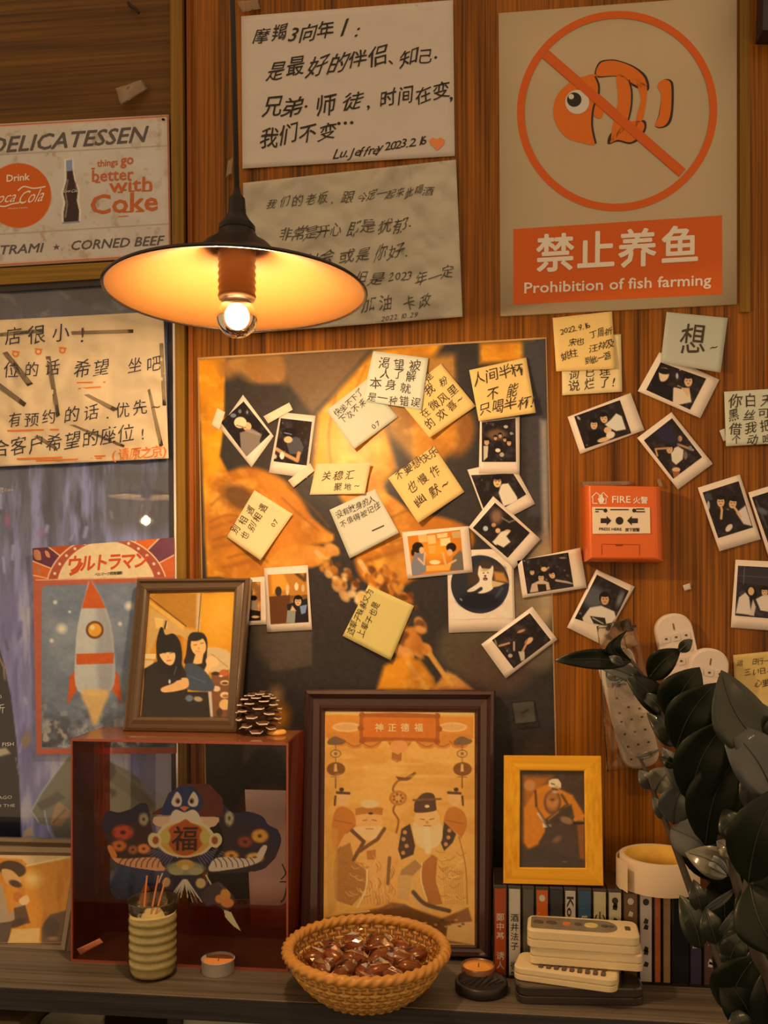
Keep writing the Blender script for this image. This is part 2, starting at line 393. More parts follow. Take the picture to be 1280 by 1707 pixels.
# shelf ledge and the bay under it
sx0, sx1 = -1.05, 1.0
sh = MB().box((sx0, -0.219, SHELF-0.024), (sx1, 0.0, SHELF), bev=0.0012).go('shelf_board', SHW); sh.name = 'trim_5'; sh['kind'] = 'structure'
o = MB().box((sx0, -0.2215, SHELF-0.0255), (sx1, -0.2192, SHELF-0.0008)).go('shelf_lip', SHF); o.name = 'trim_6'; o['kind'] = 'structure'
LOW = SHELF - 0.17
o = MB().box((sx0, -0.215, LOW-0.02), (sx1, 0.0, LOW)).go('lower_shelf', SHF); o.name = 'trim_7'; o['kind'] = 'structure'
pdx = W(296, 1695, 0.2).x
for i, x in enumerate((pdx, pdx+0.62)):
    o = MB().box((x-0.008, -0.212, LOW), (x+0.008, 0.0, SHELF-0.024)).go('divider', SHF); o.name = 'trim_%d' % (8+i); o['kind'] = 'structure'
TABLE = 0.735

# ================================================================== pendant lamps
LMP_OUT = mat('shade_black_enamel', K(24, 17, 14), 0.4, spec=0.3, var=.25, vscale=40)
LMP_RIM = mat('shade_rim', K(60, 45, 38), 0.25, metal=0.6)
LMP_IN = mat('shade_inner_enamel', (0.155, 0.068, 0.018), 0.45, var=.12, vscale=14)
SOCK = mat('socket_brass', K(84, 50, 22), 0.4, metal=0.5)
GLASS = clear('bulb_glass', (1, 0.98, 0.92))
CORE = mat('bulb_core', (1, 1, 1), emit=(1.0, 0.86, 0.62), es=14)
CORD = mat('lamp_cord', K(38, 30, 26), 0.6)
def lamp(c, R, label, kind, top, watts, pear=False, inner=LMP_IN, cordtop=None, white=False):
    # c = centre of the rim circle
    t = empty('pendant_lamp', c, label, 'pendant lamp')
    out = [(0.016, 0.058*R/0.118), (0.020, 0.050*R/0.118), (0.030, 0.044*R/0.118), (0.040, 0.034*R/0.118), (0.058, 0.026*R/0.118), (0.085*R/0.118, 0.013*R/0.118), (0.108*R/0.118, 0.0035), (R, 0.0)]
    if kind == 'flat': out = [(0.016, 0.030), (0.03, 0.024), (R*0.6, 0.012), (R, 0.0)]
    cz = list(c)
    MB().lathe(out, cz, 72).go('shade', LMP_OUT, t, True)
    inn = [(max(0.012, r-0.0012), z-0.0014) for r, z in out[:-1]] + [(R-0.0012, 0.0)]
    MB().lathe([(0.0005, out[0][1]-0.002)] + inn, cz, 72).go('shade_lining', inner, t, True)
    MB().lathe([(R-0.0016, -0.0008), (R, -0.0016), (R+0.0016, 0), (R, 0.0016), (R-0.0016, 0.0008)], cz, 72).go('rim', LMP_RIM, t, True)
    MB().lathe([(0.017, 0.0), (0.017, 0.004), (0.012, 0.010), (0.0085, 0.016), (0.0075, 0.030), (0.004, 0.034), (0.0028, 0.040)], (c[0], c[1], c[2]+out[0][1]-0.001), 24).go('cap', LMP_OUT, t, True)
    ct = cordtop or Vector((c[0], c[1], top))
    a = Vector((c[0], c[1], c[2]+out[0][1]+0.034)); MB().tube([a, (a+ct)/2, ct], 0.0026, 8).go('cord', CORD, t, True)
    sz = 0.012 if kind != 'flat' else -0.004; pr = []
    z1 = out[0][1]-0.004
    zs = [z1 - (z1 - (-0.006 + 0)) * i/18 for i in range(19)] if kind != 'flat' else [z1-0.03*i/18 for i in range(19)]
    for i, z in enumerate(zs): pr.append((0.0165 + (0.0013 if i % 2 else 0.0) - (0.001 if i < 3 else 0), z))
    MB().lathe(pr + [(0.012, zs[-1]-0.001)], cz, 32).go('socket', SOCK, t, True)
    zb = zs[-1]
    if pear:
        pr = [(0.012, zb+.002), (0.0125, zb-0.012), (0.017, zb-0.03), (0.026, zb-0.052), (0.031, zb-0.075), (0.030, zb-0.09), (0.022, zb-0.105), (0.010, zb-0.113), (0.0005, zb-0.115)]; bc = zb-0.075; cr = 0.011
    else:
        rb = 0.0192; bc = zb-0.0165; pr = [(rb*math.sin(a_), bc+rb*math.cos(a_)) for a_ in [0.62+ (math.pi-0.62)*i/14 for i in range(15)]]; cr = 0.0115
    MB().lathe(pr, cz, 40).go('bulb', GLASS, t, True)
    cr_pts = [(cr*math.sin(math.pi*i/10), bc+0.001+cr*math.cos(math.pi*i/10)*(1.05 if not pear else 1.6)) for i in range(11)]
    MB().lathe(cr_pts, cz, 20).go('glowing_core', CORE, t, True)
    ld = bpy.data.lights.new('bulb_light', 'POINT'); ld.energy = watts; ld.color = (1.0, 0.62, 0.30); ld.shadow_soft_size = cr*1.15
    lo = bpy.data.objects.new('bulb_light', ld); col.objects.link(lo); put(lo, Vector((c[0], c[1], c[2]+bc)), t)
    return t
LH = 0.38
lc = W(395, 489, LH)
lamp(lc, 0.1205, 'pendant lamp with black enamel shade, orange lining and a small round glowing bulb', 'cone', 2.4, BULB_W, cordtop=W(366, -900, LH))
WSH = mat('white_shade_enamel', (0.88, 0.80, 0.66), 0.4)
for px, py, rr, lb in ((245, 829, 0.125, 'pendant lamp behind the viewer, seen mirrored in the glass of the painting, pear bulb'), (-48, 815, 0.14, 'second pendant lamp behind the viewer, its shade mirrored at the glass left edge')):
    q = W(px, py, -1.7); q.y = -1.7
    lamp(q, rr, lb, 'flat', 2.4, ROOM_W/2, pear=True, inner=WSH)
# added fill lamp further right, unseen and kept out of every reflection
q = Vector((1.25, -1.5, 2.0)); lamp(q, 0.125, 'pendant lamp over the next table, out of view to the right', 'flat', 2.4, ROOM_W/2, pear=True, inner=WSH)

# ================================================================== left: painting under glass with its metal frame
GP = [(-70, 492), (280, 470), (288, 1600), (-70, 1590)]
gm = print_mat('painted_print_glossy', 0.4, coat=1.0)
root = empty('framed_painting', W(100, 1000, 0.01), 'large blue-purple painting behind glass in a thin black metal frame at the left edge', 'painting')
cv = Canvas(GP, 2.2); cv.fill((92, 92, 104))
cv.tint(cv.fbm(30, 130, 2, 4), (60, 62, 74), .42, .7); cv.tint(cv.fbm(14, 90, 9, 4), (128, 126, 158), .5, .72)
m = np.clip((cv.Y-860)/160, 0, 1); n = cv.fbm(16, 110, 5, 4)
for al, c in ((m*.65*(n > -1), (138, 130, 172)), (m*np.clip((n-.5)*5, 0, 1)*.9, (166, 156, 204)), (m*np.clip((.42-n)*6, 0, 1)*.8, (92, 86, 128))): cv._mix(al, c, 1)
rg = random.Random(4)
for i in range(60):
    x = rg.uniform(0, 285); y = rg.uniform(800, 1250); h = rg.uniform(6, 24); cv.line([(x, y), (x+rg.uniform(-4, 4), y+h)], rg.uniform(2, 7), rg.choice([(70, 66, 98), (80, 78, 110), (170, 164, 200)]), 4, .6)
cv._mix(np.clip((560-cv.Y)/40, 0, 1), (70, 66, 66), .8); cv.tint(np.where(cv.Y < 545, cv.fbm(26, 18, 31, 4), 0), (120, 108, 92), .5, .75); cv.poly([(100, 480), (190, 480), (185, 515), (120, 500)], (50, 44, 44), 8, .6)
cv._mix(np.clip((cv.X-150)/60, 0, 1)*np.clip((cv.Y-770)/20, 0, 1)*np.clip((900-cv.Y)/30, 0, 1), (74, 68, 66), .7)
cv.ell(12, 868, 5, 10, (150, 80, 120), 0, 6, .8).ell(68, 888, 7, 7, (150, 90, 120), 0, 6, .6)
# grey-green figure at the bottom
cv.poly([(112, 1262), (70, 1320), (52, 1352), (60, 1372), (84, 1376), (92, 1396), (240, 1400), (262, 1345), (275, 1330), (215, 1285), (165, 1262)], (108, 102, 84), 2)
cv.poly([(168, 1262), (275, 1335), (240, 1410), (165, 1470)], (122, 112, 88), 3); cv.poly([(180, 1275), (262, 1337), (250, 1350), (180, 1300)], (100, 88, 70), 4, .7)
cv.ell(182, 1285, 11, 15, (50, 44, 36), 0, 4).ell(182, 1322, 12, 8, (56, 48, 40), 0, 4).ell(178, 1326, 7, 5, (140, 126, 100), 0, 3)
cv.poly([(96, 1335), (118, 1352), (102, 1378), (84, 1374), (90, 1350)], (150, 116, 78), 2).line([(88, 1372), (108, 1350)], 2, (70, 58, 44), 2).poly([(60, 1340), (96, 1320), (110, 1330), (70, 1352)], (78, 74, 66), 4)
cv.line([(112, 1262), (70, 1320), (52, 1352), (64, 1370)], 2, (160, 168, 186), 2).line([(74, 1352), (80, 1380), (88, 1398)], 2, (150, 160, 180), 2)
cv.poly([(240, 1255), (290, 1255), (290, 1330), (262, 1345), (235, 1310)], (134, 128, 140), 6, .8)
cv.poly([(200, 1442), (292, 1442), (292, 1560), (168, 1560), (168, 1500)], (86, 96, 118), 5).tint(np.where(cv.Y > 1442, cv.fbm(18, 26, 44, 4), 0), (56, 66, 90), .5, .7)
cv.poly([(40, 1385), (52, 1378), (56, 1393), (38, 1396)], (180, 150, 120), 2)
# dark arched card with lettering painted at the far left
cv.poly([(-70, 1060), (-4, 1070), (6, 1105), (18, 1160), (28, 1240), (33, 1320), (36, 1400), (-70, 1400)], (20, 22, 34), 2)
cv.line([(-4, 1090), (6, 1112), (8, 1132)], 3, (140, 110, 80), 2).poly([(-10, 1250), (10, 1246), (18, 1256), (-10, 1264)], (170, 150, 120), 4).line([(26, 1262), (30, 1285), (35, 1300)], 1.5, (120, 110, 100), 1.5)
cv.poly([(34, 1236), (46, 1214), (53, 1234), (40, 1250)], (126, 104, 84), 2)
GS = lambda x, y, e=0: W(x, y, 0.0045+e)
cv.go('painting', GS, gm, root, e=0.0)
ik = Ink(GS, 0.0006)
ik.text('FISH', (3, 1244), (23, 1243), 8.5, 0.01, line=True); ik.text('LAGO', (-8, 1333), (20, 1331), 7.5, line=True); ik.text('WITH THE', (-26, 1346), (25, 1345), 7, line=True)
ik.text('折', (-13, 1189), (13, 1187), 17); ik.text('心', (-13, 1166), (6, 1165), 14); ik.go('lettering', mat('pale_ink', K(200, 185, 165), 0.6), root)
prism('frame_rail', [(-70, 480), (287, 457), (287, 468), (-70, 491)], 0.010, 0.0, BLK, root)
prism('frame_rail', [(279, 468), (287, 467), (296, 1600), (288, 1600)], 0.010, 0.0, BLK, root)
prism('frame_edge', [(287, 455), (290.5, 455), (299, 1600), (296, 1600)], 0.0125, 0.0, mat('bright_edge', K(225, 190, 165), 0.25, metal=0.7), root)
prism('frame_rail', [(-70, 1585), (292, 1590), (292, 1600), (-70, 1600)], 0.010, 0.0, BLK, root)

# ================================================================== paper material
def paper(name, rgb, var=.05, vs=60, rough=.75): return mat(name, rgb, rough, spec=0.2, var=var, vscale=vs)
P_WHITE = paper('white_letter_paper', K(202, 172, 142)); P_CREASE = paper('crumpled_letter_paper', K(188, 162, 126), .1, 30)
INK = mat('black_ink', K(32, 24, 20), 0.5); INK2 = mat('brown_black_ink', K(58, 42, 28), 0.6); ORNG = mat('orange_marker', K(214, 104, 30), 0.6)

# ------------------------------------------------------------------ letters
s = Sheet([(402, 27), (755, 0), (758, 260), (404, 281)], 0.0012, (0, 0.003, 0, 0.001), 0.0018)
o = s.build('letter_sheet', P_WHITE, n=26); tag(o, 'white letter with bold black handwriting and an orange heart, topmost sheet beside the lamp cord', 'letter')
ik = Ink(s, 0.0007); T = lambda *a, **q: ik.text(*a, off=.007, **q); k = dict(wob=1.0, slant=0.1)
T('摩羯3向年', (419, 72), (556, 60), 30, **k); T('1', (560, 58), (590, 56), 38, **k); T(':', (590, 55), (600, 54), 34, **k)
T('是最好的伴侣', (440, 132), (646, 106), 33, **k); T('、', (650, 106), (668, 104), 26); T('知己', (666, 106), (722, 100), 30, **k); T('.', (722, 98), (730, 97), 34)
T('兄弟', (436, 192), (502, 188), 36, **k); T('.', (506, 180), (516, 178), 34); T('师徒', (522, 188), (606, 180), 36, **k); T(',', (610, 180), (626, 178), 32); T('时间在变', (630, 176), (750, 162), 30, **k); T(',', (748, 166), (760, 165), 34)
T('我们不变', (432, 244), (560, 226), 33, **k); T('...', (560, 208), (592, 206), 40)
T('Lu', (553, 264), (574, 262), 22, wob=.5, slant=.3); T('.', (575, 262), (582, 261), 22); T('Jeffrey', (582, 262), (634, 254), 21, wob=.5, slant=.3); T('2023.2.16', (640, 250), (708, 241), 20, wob=.5, slant=.2)
ik.go('handwriting', INK, o)
ik = Ink(s, 0.0008); ik.poly([(729, 251), (717, 240), (716, 233), (721, 229), (728, 232), (734, 229), (741, 233), (740, 240)]); ik.go('heart', mat('heart_orange', K(222, 120, 60), .6), o)

s = Sheet([(405, 305), (760, 266), (771, 528), (409, 556)], 0.0014, (0.001, 0.003, 0.002, 0.003), 0.0095)
o = s.build('letter_sheet', P_CREASE, n=60); tag(o, 'crumpled grey-beige letter with thin handwriting, partly behind the lamp shade', 'letter')
ik = Ink(s, 0.0008); T = ik.text; k = dict(wob=1.2, slant=0.2)
T('我们的老板', (440, 348), (548, 338), 19, **k); T(',跟', (550, 338), (592, 334), 19, **k); T('今定一起来此喝酒', (594, 336), (720, 322), 17, **k)
T('非常是开心', (463, 402), (568, 392), 24, **k); T('即是犹郁', (574, 392), (678, 382), 26, **k); T('.', (680, 378), (688, 377), 24)
T('共与社会', (466, 446), (552, 438), 24, **k); T('或是你好', (562, 440), (672, 428), 26, **k); T('.', (674, 428), (682, 427), 24)
T('但是', (585, 478), (636, 474), 25, **k); T('2023', (646, 468), (686, 466), 18, **k); T('年一定', (688, 474), (756, 462), 26, **k)
T('加油', (598, 520), (656, 514), 26, **k); T('卡政', (672, 518), (718, 508), 23, **k); T('2022.10.29', (634, 536), (696, 528), 12, wob=.4, slant=.2)
T('也努力', (470, 548), (540, 540), 18, **k)
ik.go('handwriting', mat('grey_ink', K(88, 72, 56), .6), o)

# ------------------------------------------------------------------ fish sign
s = Sheet([(831, 22), (1228, -8), (1228, 507), (834, 527)], 0.0035)
o = s.build('fish_sign', mat('sign_board', K(186, 150, 106), .55, var=.05, vscale=12, spec=.3), n=4, thick=0.003); tag(o, 'cream sign with an orange fish inside a barred ring and a red-orange text panel', 'sign')
OR = mat('sign_orange', K(204, 80, 8), .5); SK = -0.052
ik = Ink(s, 0.0005); ik.ring(1028.5, 185, 154.5, 167, 96, skew=SK*0.3); ik.stroke([(909, 90), (1137, 288)], 17); ik.go('prohibition_ring', OR, o)
ik = Ink(s, 0.0005); ik.poly([(855.5, 382), (1203.5, 359), (1204, 490.5), (855.5, 508)]); ik.go('text_panel', OR, o)
ik = Ink(s, 0.0010)
for ch, x, y in (('禁', 925, 424), ('止', 993, 420), ('养', 1062, 416), ('鱼', 1133, 411)): ik.text(ch, (x-34, y+24), (x+34, y+20), 66, 0.028)
ik.text('Prohibition of fish farming', (872, 489), (1185, 475), 25.5, 0.022, line=True); ik.go('lettering', mat('sign_cream', K(238, 200, 165), .5), o)
FO = mat('fish_orange', K(212, 96, 8), .5); FB = mat('fish_outline', K(44, 22, 22), .5); FW_ = mat('fish_white', K(206, 180, 148), .5)
ik = Ink(s, 0.0004)     # a plain striped fish
ik.poly(spline([(993, 128), (998, 104), (1018, 99), (1036, 102), (1060, 112), (1078, 128), (1081, 150), (1060, 146), (1030, 128)])); ik.poly(spline([(1013, 240), (1030, 236), (1050, 240), (1066, 232), (1077, 214), (1072, 200), (1040, 214), (1018, 222)]))
ik.poly(spline([(1096, 142), (1108, 132), (1120, 135), (1123, 150), (1122, 185), (1117, 205), (1105, 213), (1092, 210), (1098, 190), (1102, 160)])); ik.go('fish_shadow_outline', FB, o)
ik = Ink(s, 0.0006)
ik.poly(spline([(922, 186), (928, 160), (946, 140), (968, 129), (992, 124), (998, 140), (997, 160), (989, 180), (987, 210), (992, 240), (970, 238), (946, 230), (929, 211)]))
ik.poly(spline([(1028, 126), (1044, 130), (1051, 150), (1050, 180), (1044, 210), (1030, 226), (1019, 236), (1021, 210), (1027, 190), (1030, 160)])); ik.poly(spline([(1060, 132), (1076, 142), (1078, 160), (1072, 196), (1064, 206), (1058, 216), (1062, 190), (1068, 164)]))
ik.poly(spline([(995, 126), (1000, 106), (1018, 101), (1036, 104), (1058, 114), (1074, 130), (1077, 148), (1060, 142), (1030, 127)])); ik.poly(spline([(1017, 238), (1030, 233), (1050, 237), (1064, 228), (1074, 212), (1068, 202), (1046, 204), (1026, 222)]))
ik.poly(spline([(1096, 142), (1106, 133), (1116, 136), (1119, 150), (1118, 185), (1113, 203), (1104, 211), (1092, 209), (1099, 190), (1102, 160)])); ik.poly(spline([(989, 176), (1000, 172), (1006, 184), (1001, 197), (990, 193)]))
ik.go('fish', FO, o)
ik = Ink(s, 0.0008)
ik.stroke(spline([(992, 127), (998, 142), (997, 160), (989, 180), (987, 210), (993, 239)], closed=False), 3.2); ik.stroke(spline([(1048, 133), (1053, 152), (1052, 180), (1045, 208)], closed=False), 2.6); ik.go('fish_lines', FB, o)
ik = Ink(s, 0.0009); ik.disc(962, 170, 20); ik.go('fish_eye', FW_, o); ik = Ink(s, 0.0011); ik.disc(957, 166, 12); ik.go('fish_pupil', mat('pupil', (.01, .01, .01), .3), o)
ik = Ink(s, 0.0011); ik.stroke([(909, 90), (1137, 288)], 15.5); ik.go('prohibition_bar', OR, o)
ik = Ink(s, 0.0013); ik.disc(952, 161, 4.5); ik.go('fish_eye_glint', FW_, o)

# ------------------------------------------------------------------ tin delicatessen sign
TN = [(-120, 213), (281, 191), (285, 427), (-120, 452)]
s = Sheet(TN, 0.006)
o = s.build('tin_sign', mat('tin_cream', K(190, 165, 135), .4, var=.1, vscale=20), n=2, thick=0.0025); tag(o, 'vintage cream tin sign advertising delicatessen and cola, hung above the painting', 'sign')
cv = Canvas([(-119, 214.5), (280, 192), (284, 426), (-119, 450.5)], 1.3); cv.fill((193, 168, 140)); cv.tint(cv.fbm(12, 16, 3, 4), (150, 118, 88), .62, .85, .8).tint(cv.fbm(9, 9, 8, 3), (176, 120, 84), .72, .9, .7).tint(cv.fbm(50, 40, 12), (206, 184, 158), .4, .7, .5)
cv.line([(-119, 264), (280, 243)], 1.2, (140, 118, 96), 1.5).line([(-119, 398), (284, 373)], 1.2, (140, 118, 96), 1.5)
cv.line([(-119, 216), (279.5, 193.5), (283, 424.5), (-119, 449)], 2.6, (186, 84, 40), 1)
cv.line([(-119, 219), (275.5, 197), (279, 421), (-119, 445)], 1, (214, 150, 110), 1)
cv.poly([(107, 268), (107, 266), (122, 265), (123, 284), (126, 300), (133, 318), (131, 334), (135, 352), (133, 372), (104, 374), (103, 354), (106, 338), (102, 322), (108, 300), (108, 284)], (226, 206, 180), 2.5, smooth=False)
cv.poly([(110, 268), (120, 267), (121, 284), (124, 300), (130, 318), (128, 334), (132, 352), (131, 369), (106, 371), (106, 354), (109, 338), (105, 322), (111, 300), (111, 284)], (58, 36, 32), 1.2, smooth=False)
cv.poly([(110, 267), (120, 266), (121, 284), (110, 286)], (128, 134, 146), 1).line([(113, 300), (109, 320), (112, 340), (109, 362)], 2, (150, 130, 120), 2).line([(126, 304), (127, 320)], 1.5, (120, 100, 90), 1).line([(105, 372), (132, 370)], 3, (130, 124, 120), 1)
cv.ell(31, 326, 54.5, 54, (200, 84, 22), 0, 1.2)
tm = print_mat('tin_print', 0.35, spec=.5); cv.go('print', s, tm, o)
ik = Ink(s, 0.0006); u = (0.02, -1)
ik.text('DELICATESSEN', (-22, 256), (240, 236), 37, 0.022, slant=.28, line=True, up=u); ik.text('PASTRAMI', (-44, 427), (69, 420), 21.5, 0.018, slant=.25, line=True, up=u); ik.text('★', (87, 417), (101, 416), 13); ik.text('CORNED BEEF', (116, 417), (270, 408), 22, 0.018, slant=.25, line=True, up=u)
ik.go('dark_lettering', mat('sign_dark_grey', K(84, 70, 62), .5), o)
ik = Ink(s, 0.0006); ik.text('things', (162, 278), (196, 275), 16, 0.02, line=True); ik.text('go', (201, 275), (222, 273), 24, 0.025, line=True); ik.text('better', (152, 303), (222, 299), 28, 0.02, line=True); ik.text('with', (182, 321), (253, 317), 33, 0.02, line=True); ik.text('Coke', (149, 357), (262, 350), 45, 0.025, line=True)
for a, b in (((159, 304), (167, 303.5)), ((152, 281), (158, 281)), ((196, 320.6), (204, 320.2)), ((216, 319), (224, 318.6)), ((192, 353), (192, 353.2)), ((205, 353.5), (221, 352.5)), ((226, 352.5), (240, 351.7)), ((203, 317), (211, 316.5)), ((236, 318.4), (252, 317.5))):
    if a != b: ik.stroke([a, b], 2.6)
ik.stroke([(197, 361), (214, 360)], 1.4)
ik.go('orange_lettering', mat('sign_rust_orange', K(186, 84, 30), .5), o)
ik = Ink(s, 0.0007); ik.text('Drink', (10, 303), (49, 300), 16, 0.03, line=True); ik.text('Coca', (-24, 341), (24, 336), 26, 0.0, slant=.5, line=True, wob=.3); ik.text('Cola', (27, 341), (70, 335), 30, 0.0, slant=.5, line=True); ik.stroke(spline([(-4, 343), (8, 344), (20, 340), (32, 338)], closed=False), 2.2); ik.stroke(spline([(30, 318), (40, 311), (56, 314), (76, 311)], closed=False), 2.2); ik.text('TRADE MARK', (13, 349), (47, 347), 3, line=True)
ik.text('Coca', (105, 321), (117, 320), 6, line=True, slant=.4); ik.text('Cola', (118, 321), (131, 319.5), 7, line=True, slant=.4)
ik.go('white_lettering', mat('sign_white', K(232, 200, 172), .5), o)
nl = mat('nail_dark', K(40, 28, 20), .4, metal=.5)
for x, y in ((272, 199), (276, 419)): 
    p = W(x, y, 0.0085); MB().lathe([(0.0001, 0), (0.0022, 0), (0.0022, -0.0012)], (0, 0, 0), 10).go('screw', nl, o).location = p - wloc(o)

# scraps of tape and a hook on the boards
TAPE = clear('clear_tape', (0.95, 0.9, 0.82), haze=0.28, hazecol=(0.6, 0.5, 0.4)); TAPE2 = paper('masking_tape', K(224, 184, 138))
def tape(c, lab, m=TAPE, d=0.0025, cr=0.0012, lift=(0, 0, 0, 0), n=8):
    o = Sheet(c, d, lift, cr).build('tape_piece', m, n=n, thick=0.0002); return tag(o, lab, 'tape', 'bits of tape')
tape([(193, 147), (236, 133), (246, 148), (201, 176)], 'crinkled clear tape scrap on the wood above the tin sign', cr=.004)
tape([(380, 268), (388, 262), (386, 290), (376, 296)], 'torn clear tape end hanging beside the lamp cord', cr=.003)
tape([(395, 2), (430, 0), (434, 14), (404, 20)], 'crinkled clear tape at the upper left corner of the white letter', cr=.004, d=.004)
hk = MB().tube([W(214, 5, 0.0), W(216, 8, 0.012), W(226, 15, 0.014), W(232, 22, 0.012)], 0.0022, 8).go('hook', nl); tag(hk, 'small dark hook in the wood panel at the top left', 'hook')

# ------------------------------------------------------------------ long notice on the painting
s = Sheet([(-90, 538), (272, 519), (281, 764), (-90, 782)], 0.0150, (0, 0, 0.001, 0), 0.0085)
o = s.build('notice_sheet', paper('notice_paper', K(212, 172, 124), .08, 25), n=60); tag(o, 'wide beige paper notice handwritten in dark marker, taped over the painting', 'notice')
ik = Ink(s, 0.0010); T = ik.text; k = dict(wob=.5, narrow=.95)
T('小店很小', (-38, 578), (120, 566), 32, **k); T('!', (132, 570), (146, 569), 34, **k)
T('座位的话', (-34, 628), (104, 624), 27, **k); T('希望', (120, 630), (184, 622), 30, **k); T('坐吧', (208, 622), (272, 614), 28, **k)
T('有预约', (10, 712), (95, 704), 26, **k); T('的话', (102, 704), (168, 696), 28, **k); T('.', (176, 698), (184, 697), 26); T('优先', (190, 694), (248, 688), 27, **k); T('~', (252, 686), (268, 684), 24)
T('合客户希望的座位', (-14, 760), (224, 732), 31, **k); T('!', (234, 732), (246, 731), 26, **k)
ik.go('handwriting', mat('marker_dark', K(48, 44, 50), .5), o)
ik = Ink(s, 0.0009)
for (a, b) in (((128, 638), (176, 637)), ((130, 648), (168, 645)), ((12, 718), (98, 716)), ((28, 765), (176, 760)), ((60, 768), (170, 764))): ik.stroke([a, lerp(a, b, .5), b], 2.6)
for x, y in ((26, 590), (64, 586), (104, 584)): ik.ring(x, y, 3, 5.5, 16); ik.stroke([(x-6, y-5), (x+7, y-3)], 2)
ik.text('(请原之京)', (186, 766), (282, 758), 20, .012, wob=.4); ik.go('orange_handwriting', ORNG, o)
TG = clear('grey_tape', (.88, .86, .82), haze=.20, hazecol=(.42, .37, .30))
for c in ([(4, 588), (12, 586), (55, 640), (46, 644)], [(-30, 628), (-22, 622), (44, 672), (40, 678)], [(76, 594), (84, 594), (100, 692), (94, 696)], [(0, 555), (70, 548), (72, 554), (0, 561)], [(140, 658), (148, 657), (194, 680), (190, 686)], [(246, 650), (250, 648), (272, 742), (266, 746)], [(57, 728), (66, 726), (94, 745), (96, 752)], [(116, 708), (124, 708), (208, 742), (206, 746)], [(266, 572), (272, 572), (277, 676), (271, 676)], [(118, 552), (222, 549), (222, 555), (120, 558)]):
    S2 = Sheet(c, 0.0163, base=lambda x, y, e, S_=s: W(x, y, S_.depth(x, y) + 0.0012 + (e - 0.0163))); S2.build('tape_strip', TG, o, n=6, thick=.0002)

# ------------------------------------------------------------------ ray-burst poster
PC = [(54, 914), (290, 896), (293, 1256), (61, 1257)]
s = Sheet(PC, 0.0140, (0.010, 0, 0, 0), 0.0, pw=6)
o = s.build('cartoon_poster', paper('poster_back', K(190, 120, 80)), n=14); tag(o, 'portrait poster with red ray-burst header, orange border and grey-blue sky, behind the dark photo frame', 'poster')
cv = Canvas(PC, 1.25); cv.fill((186, 92, 60))
cv.poly([(54, 914), (290, 896), (291, 962), (60, 968)], (196, 92, 40))
cc = (178, 985)
for a0, a1, c in ((-168, -158, (200, 92, 40)), (-158, -143, (96, 48, 60)), (-143, -125, (178, 74, 30)), (-60, -45, (208, 96, 36)), (-45, -28, (110, 58, 66)), (-28, -10, (198, 88, 40))):
    p = [cc] + [(cc[0]+200*math.cos(math.radians(a0+(a1-a0)*t/4)), cc[1]+200*math.sin(math.radians(a0+(a1-a0)*t/4))) for t in range(5)]; cv.poly(p, c)
    cv.line([cc, p[1]], 1.6, (230, 180, 130)); cv.line([cc, p[-1]], 1.6, (230, 180, 130))
cv.ell(178, 985, 102, 92, (232, 188, 140)).ell(178, 985, 100, 90, (168, 76, 52)).ell(177, 988, 84, 86, (232, 188, 140)).ell(177, 988, 82, 84, (222, 186, 132))
for i in range(15):
    a = math.radians(-172+i*11.7); cv.ell(178+92*math.cos(a), 985+86*math.sin(a), 2.4, 2.4, (240, 190, 150))
cv.poly([(54, 966), (300, 961), (300, 1300), (54, 1300)], (178, 88, 62))
cv.line([(60, 967), (228, 963)], 1.5, (226, 170, 120))
P = [(69, 984), (76, 976), (240, 971), (300, 971), (300, 1246), (69, 1248)]
cv.poly(P, (112, 116, 122), 1.5)
msk = (cv.X > 70) & (cv.Y > 978) & (cv.Y < 1246)
cv._mix(msk*np.clip((cv.fbm(50, 40, 3, 4)-.42)*3, 0, 1), (144, 140, 138), .7); cv._mix(msk*np.clip((cv.Y-1120)/120, 0, 1)*np.clip((cv.fbm(26, 22, 13, 4)-.35)*4, 0, 1), (74, 68, 66), .9)
cv._mix(msk*np.clip((cv.Y-1150)/80, 0, 1)*np.clip((cv.fbm(11, 14, 23, 4)-.5)*6, 0, 1), (190, 172, 150), .75)
# plain silver and red printed rocket where the figure stands
cv.poly([(128, 1150), (112, 1176), (116, 1128), (132, 1108)], (196, 84, 34), 1.5).poly([(186, 1150), (204, 1172), (198, 1126), (184, 1106)], (196, 84, 34), 1.5)
cv.poly([(150, 968), (166, 992), (182, 1030), (190, 1080), (186, 1150), (130, 1152), (126, 1080), (132, 1030), (142, 992)], (186, 176, 162), 2, 1, True).poly([(150, 968), (160, 992), (164, 1150), (186, 1150), (190, 1080), (182, 1030), (166, 992)], (146, 138, 130), 10, .7, True)
cv.poly([(150, 966), (166, 992), (176, 1014), (136, 1014), (143, 990)], (196, 84, 34), 2, 1, False).poly([(127, 1090), (190, 1088), (189, 1106), (127, 1108)], (196, 84, 34), 1.5).ell(158, 1050, 15, 15, (120, 70, 40)).ell(158, 1050, 11, 11, (222, 150, 50)).ell(154, 1046, 4, 4, (240, 200, 130))
cv.poly([(136, 1152), (180, 1152), (172, 1180), (158, 1210), (146, 1182)], (222, 170, 96), 6, .9, True)
for x, y, r in ((103, 1048, 7), (86, 1068, 3), (215, 1010, 6), (92, 1004, 3), (200, 1040, 3), (116, 1020, 2)): cv.ell(x, y, r, r, (226, 206, 180), 0, r*1.4)
cv.grain(7, 5); cv.go('print', s, print_mat('poster_print', .42), o)
ik = Ink(s, 0.0006); ik.text('ウルトラマン', (112, 952), (245, 944), 30, 0.035, slant=.12, narrow=.86); 
for i in range(1): ik.stroke([(116, 958), (128, 952), (137, 938)], 5)
ik.go('title_lettering', mat('title_red', K(200, 72, 26), .5), o)
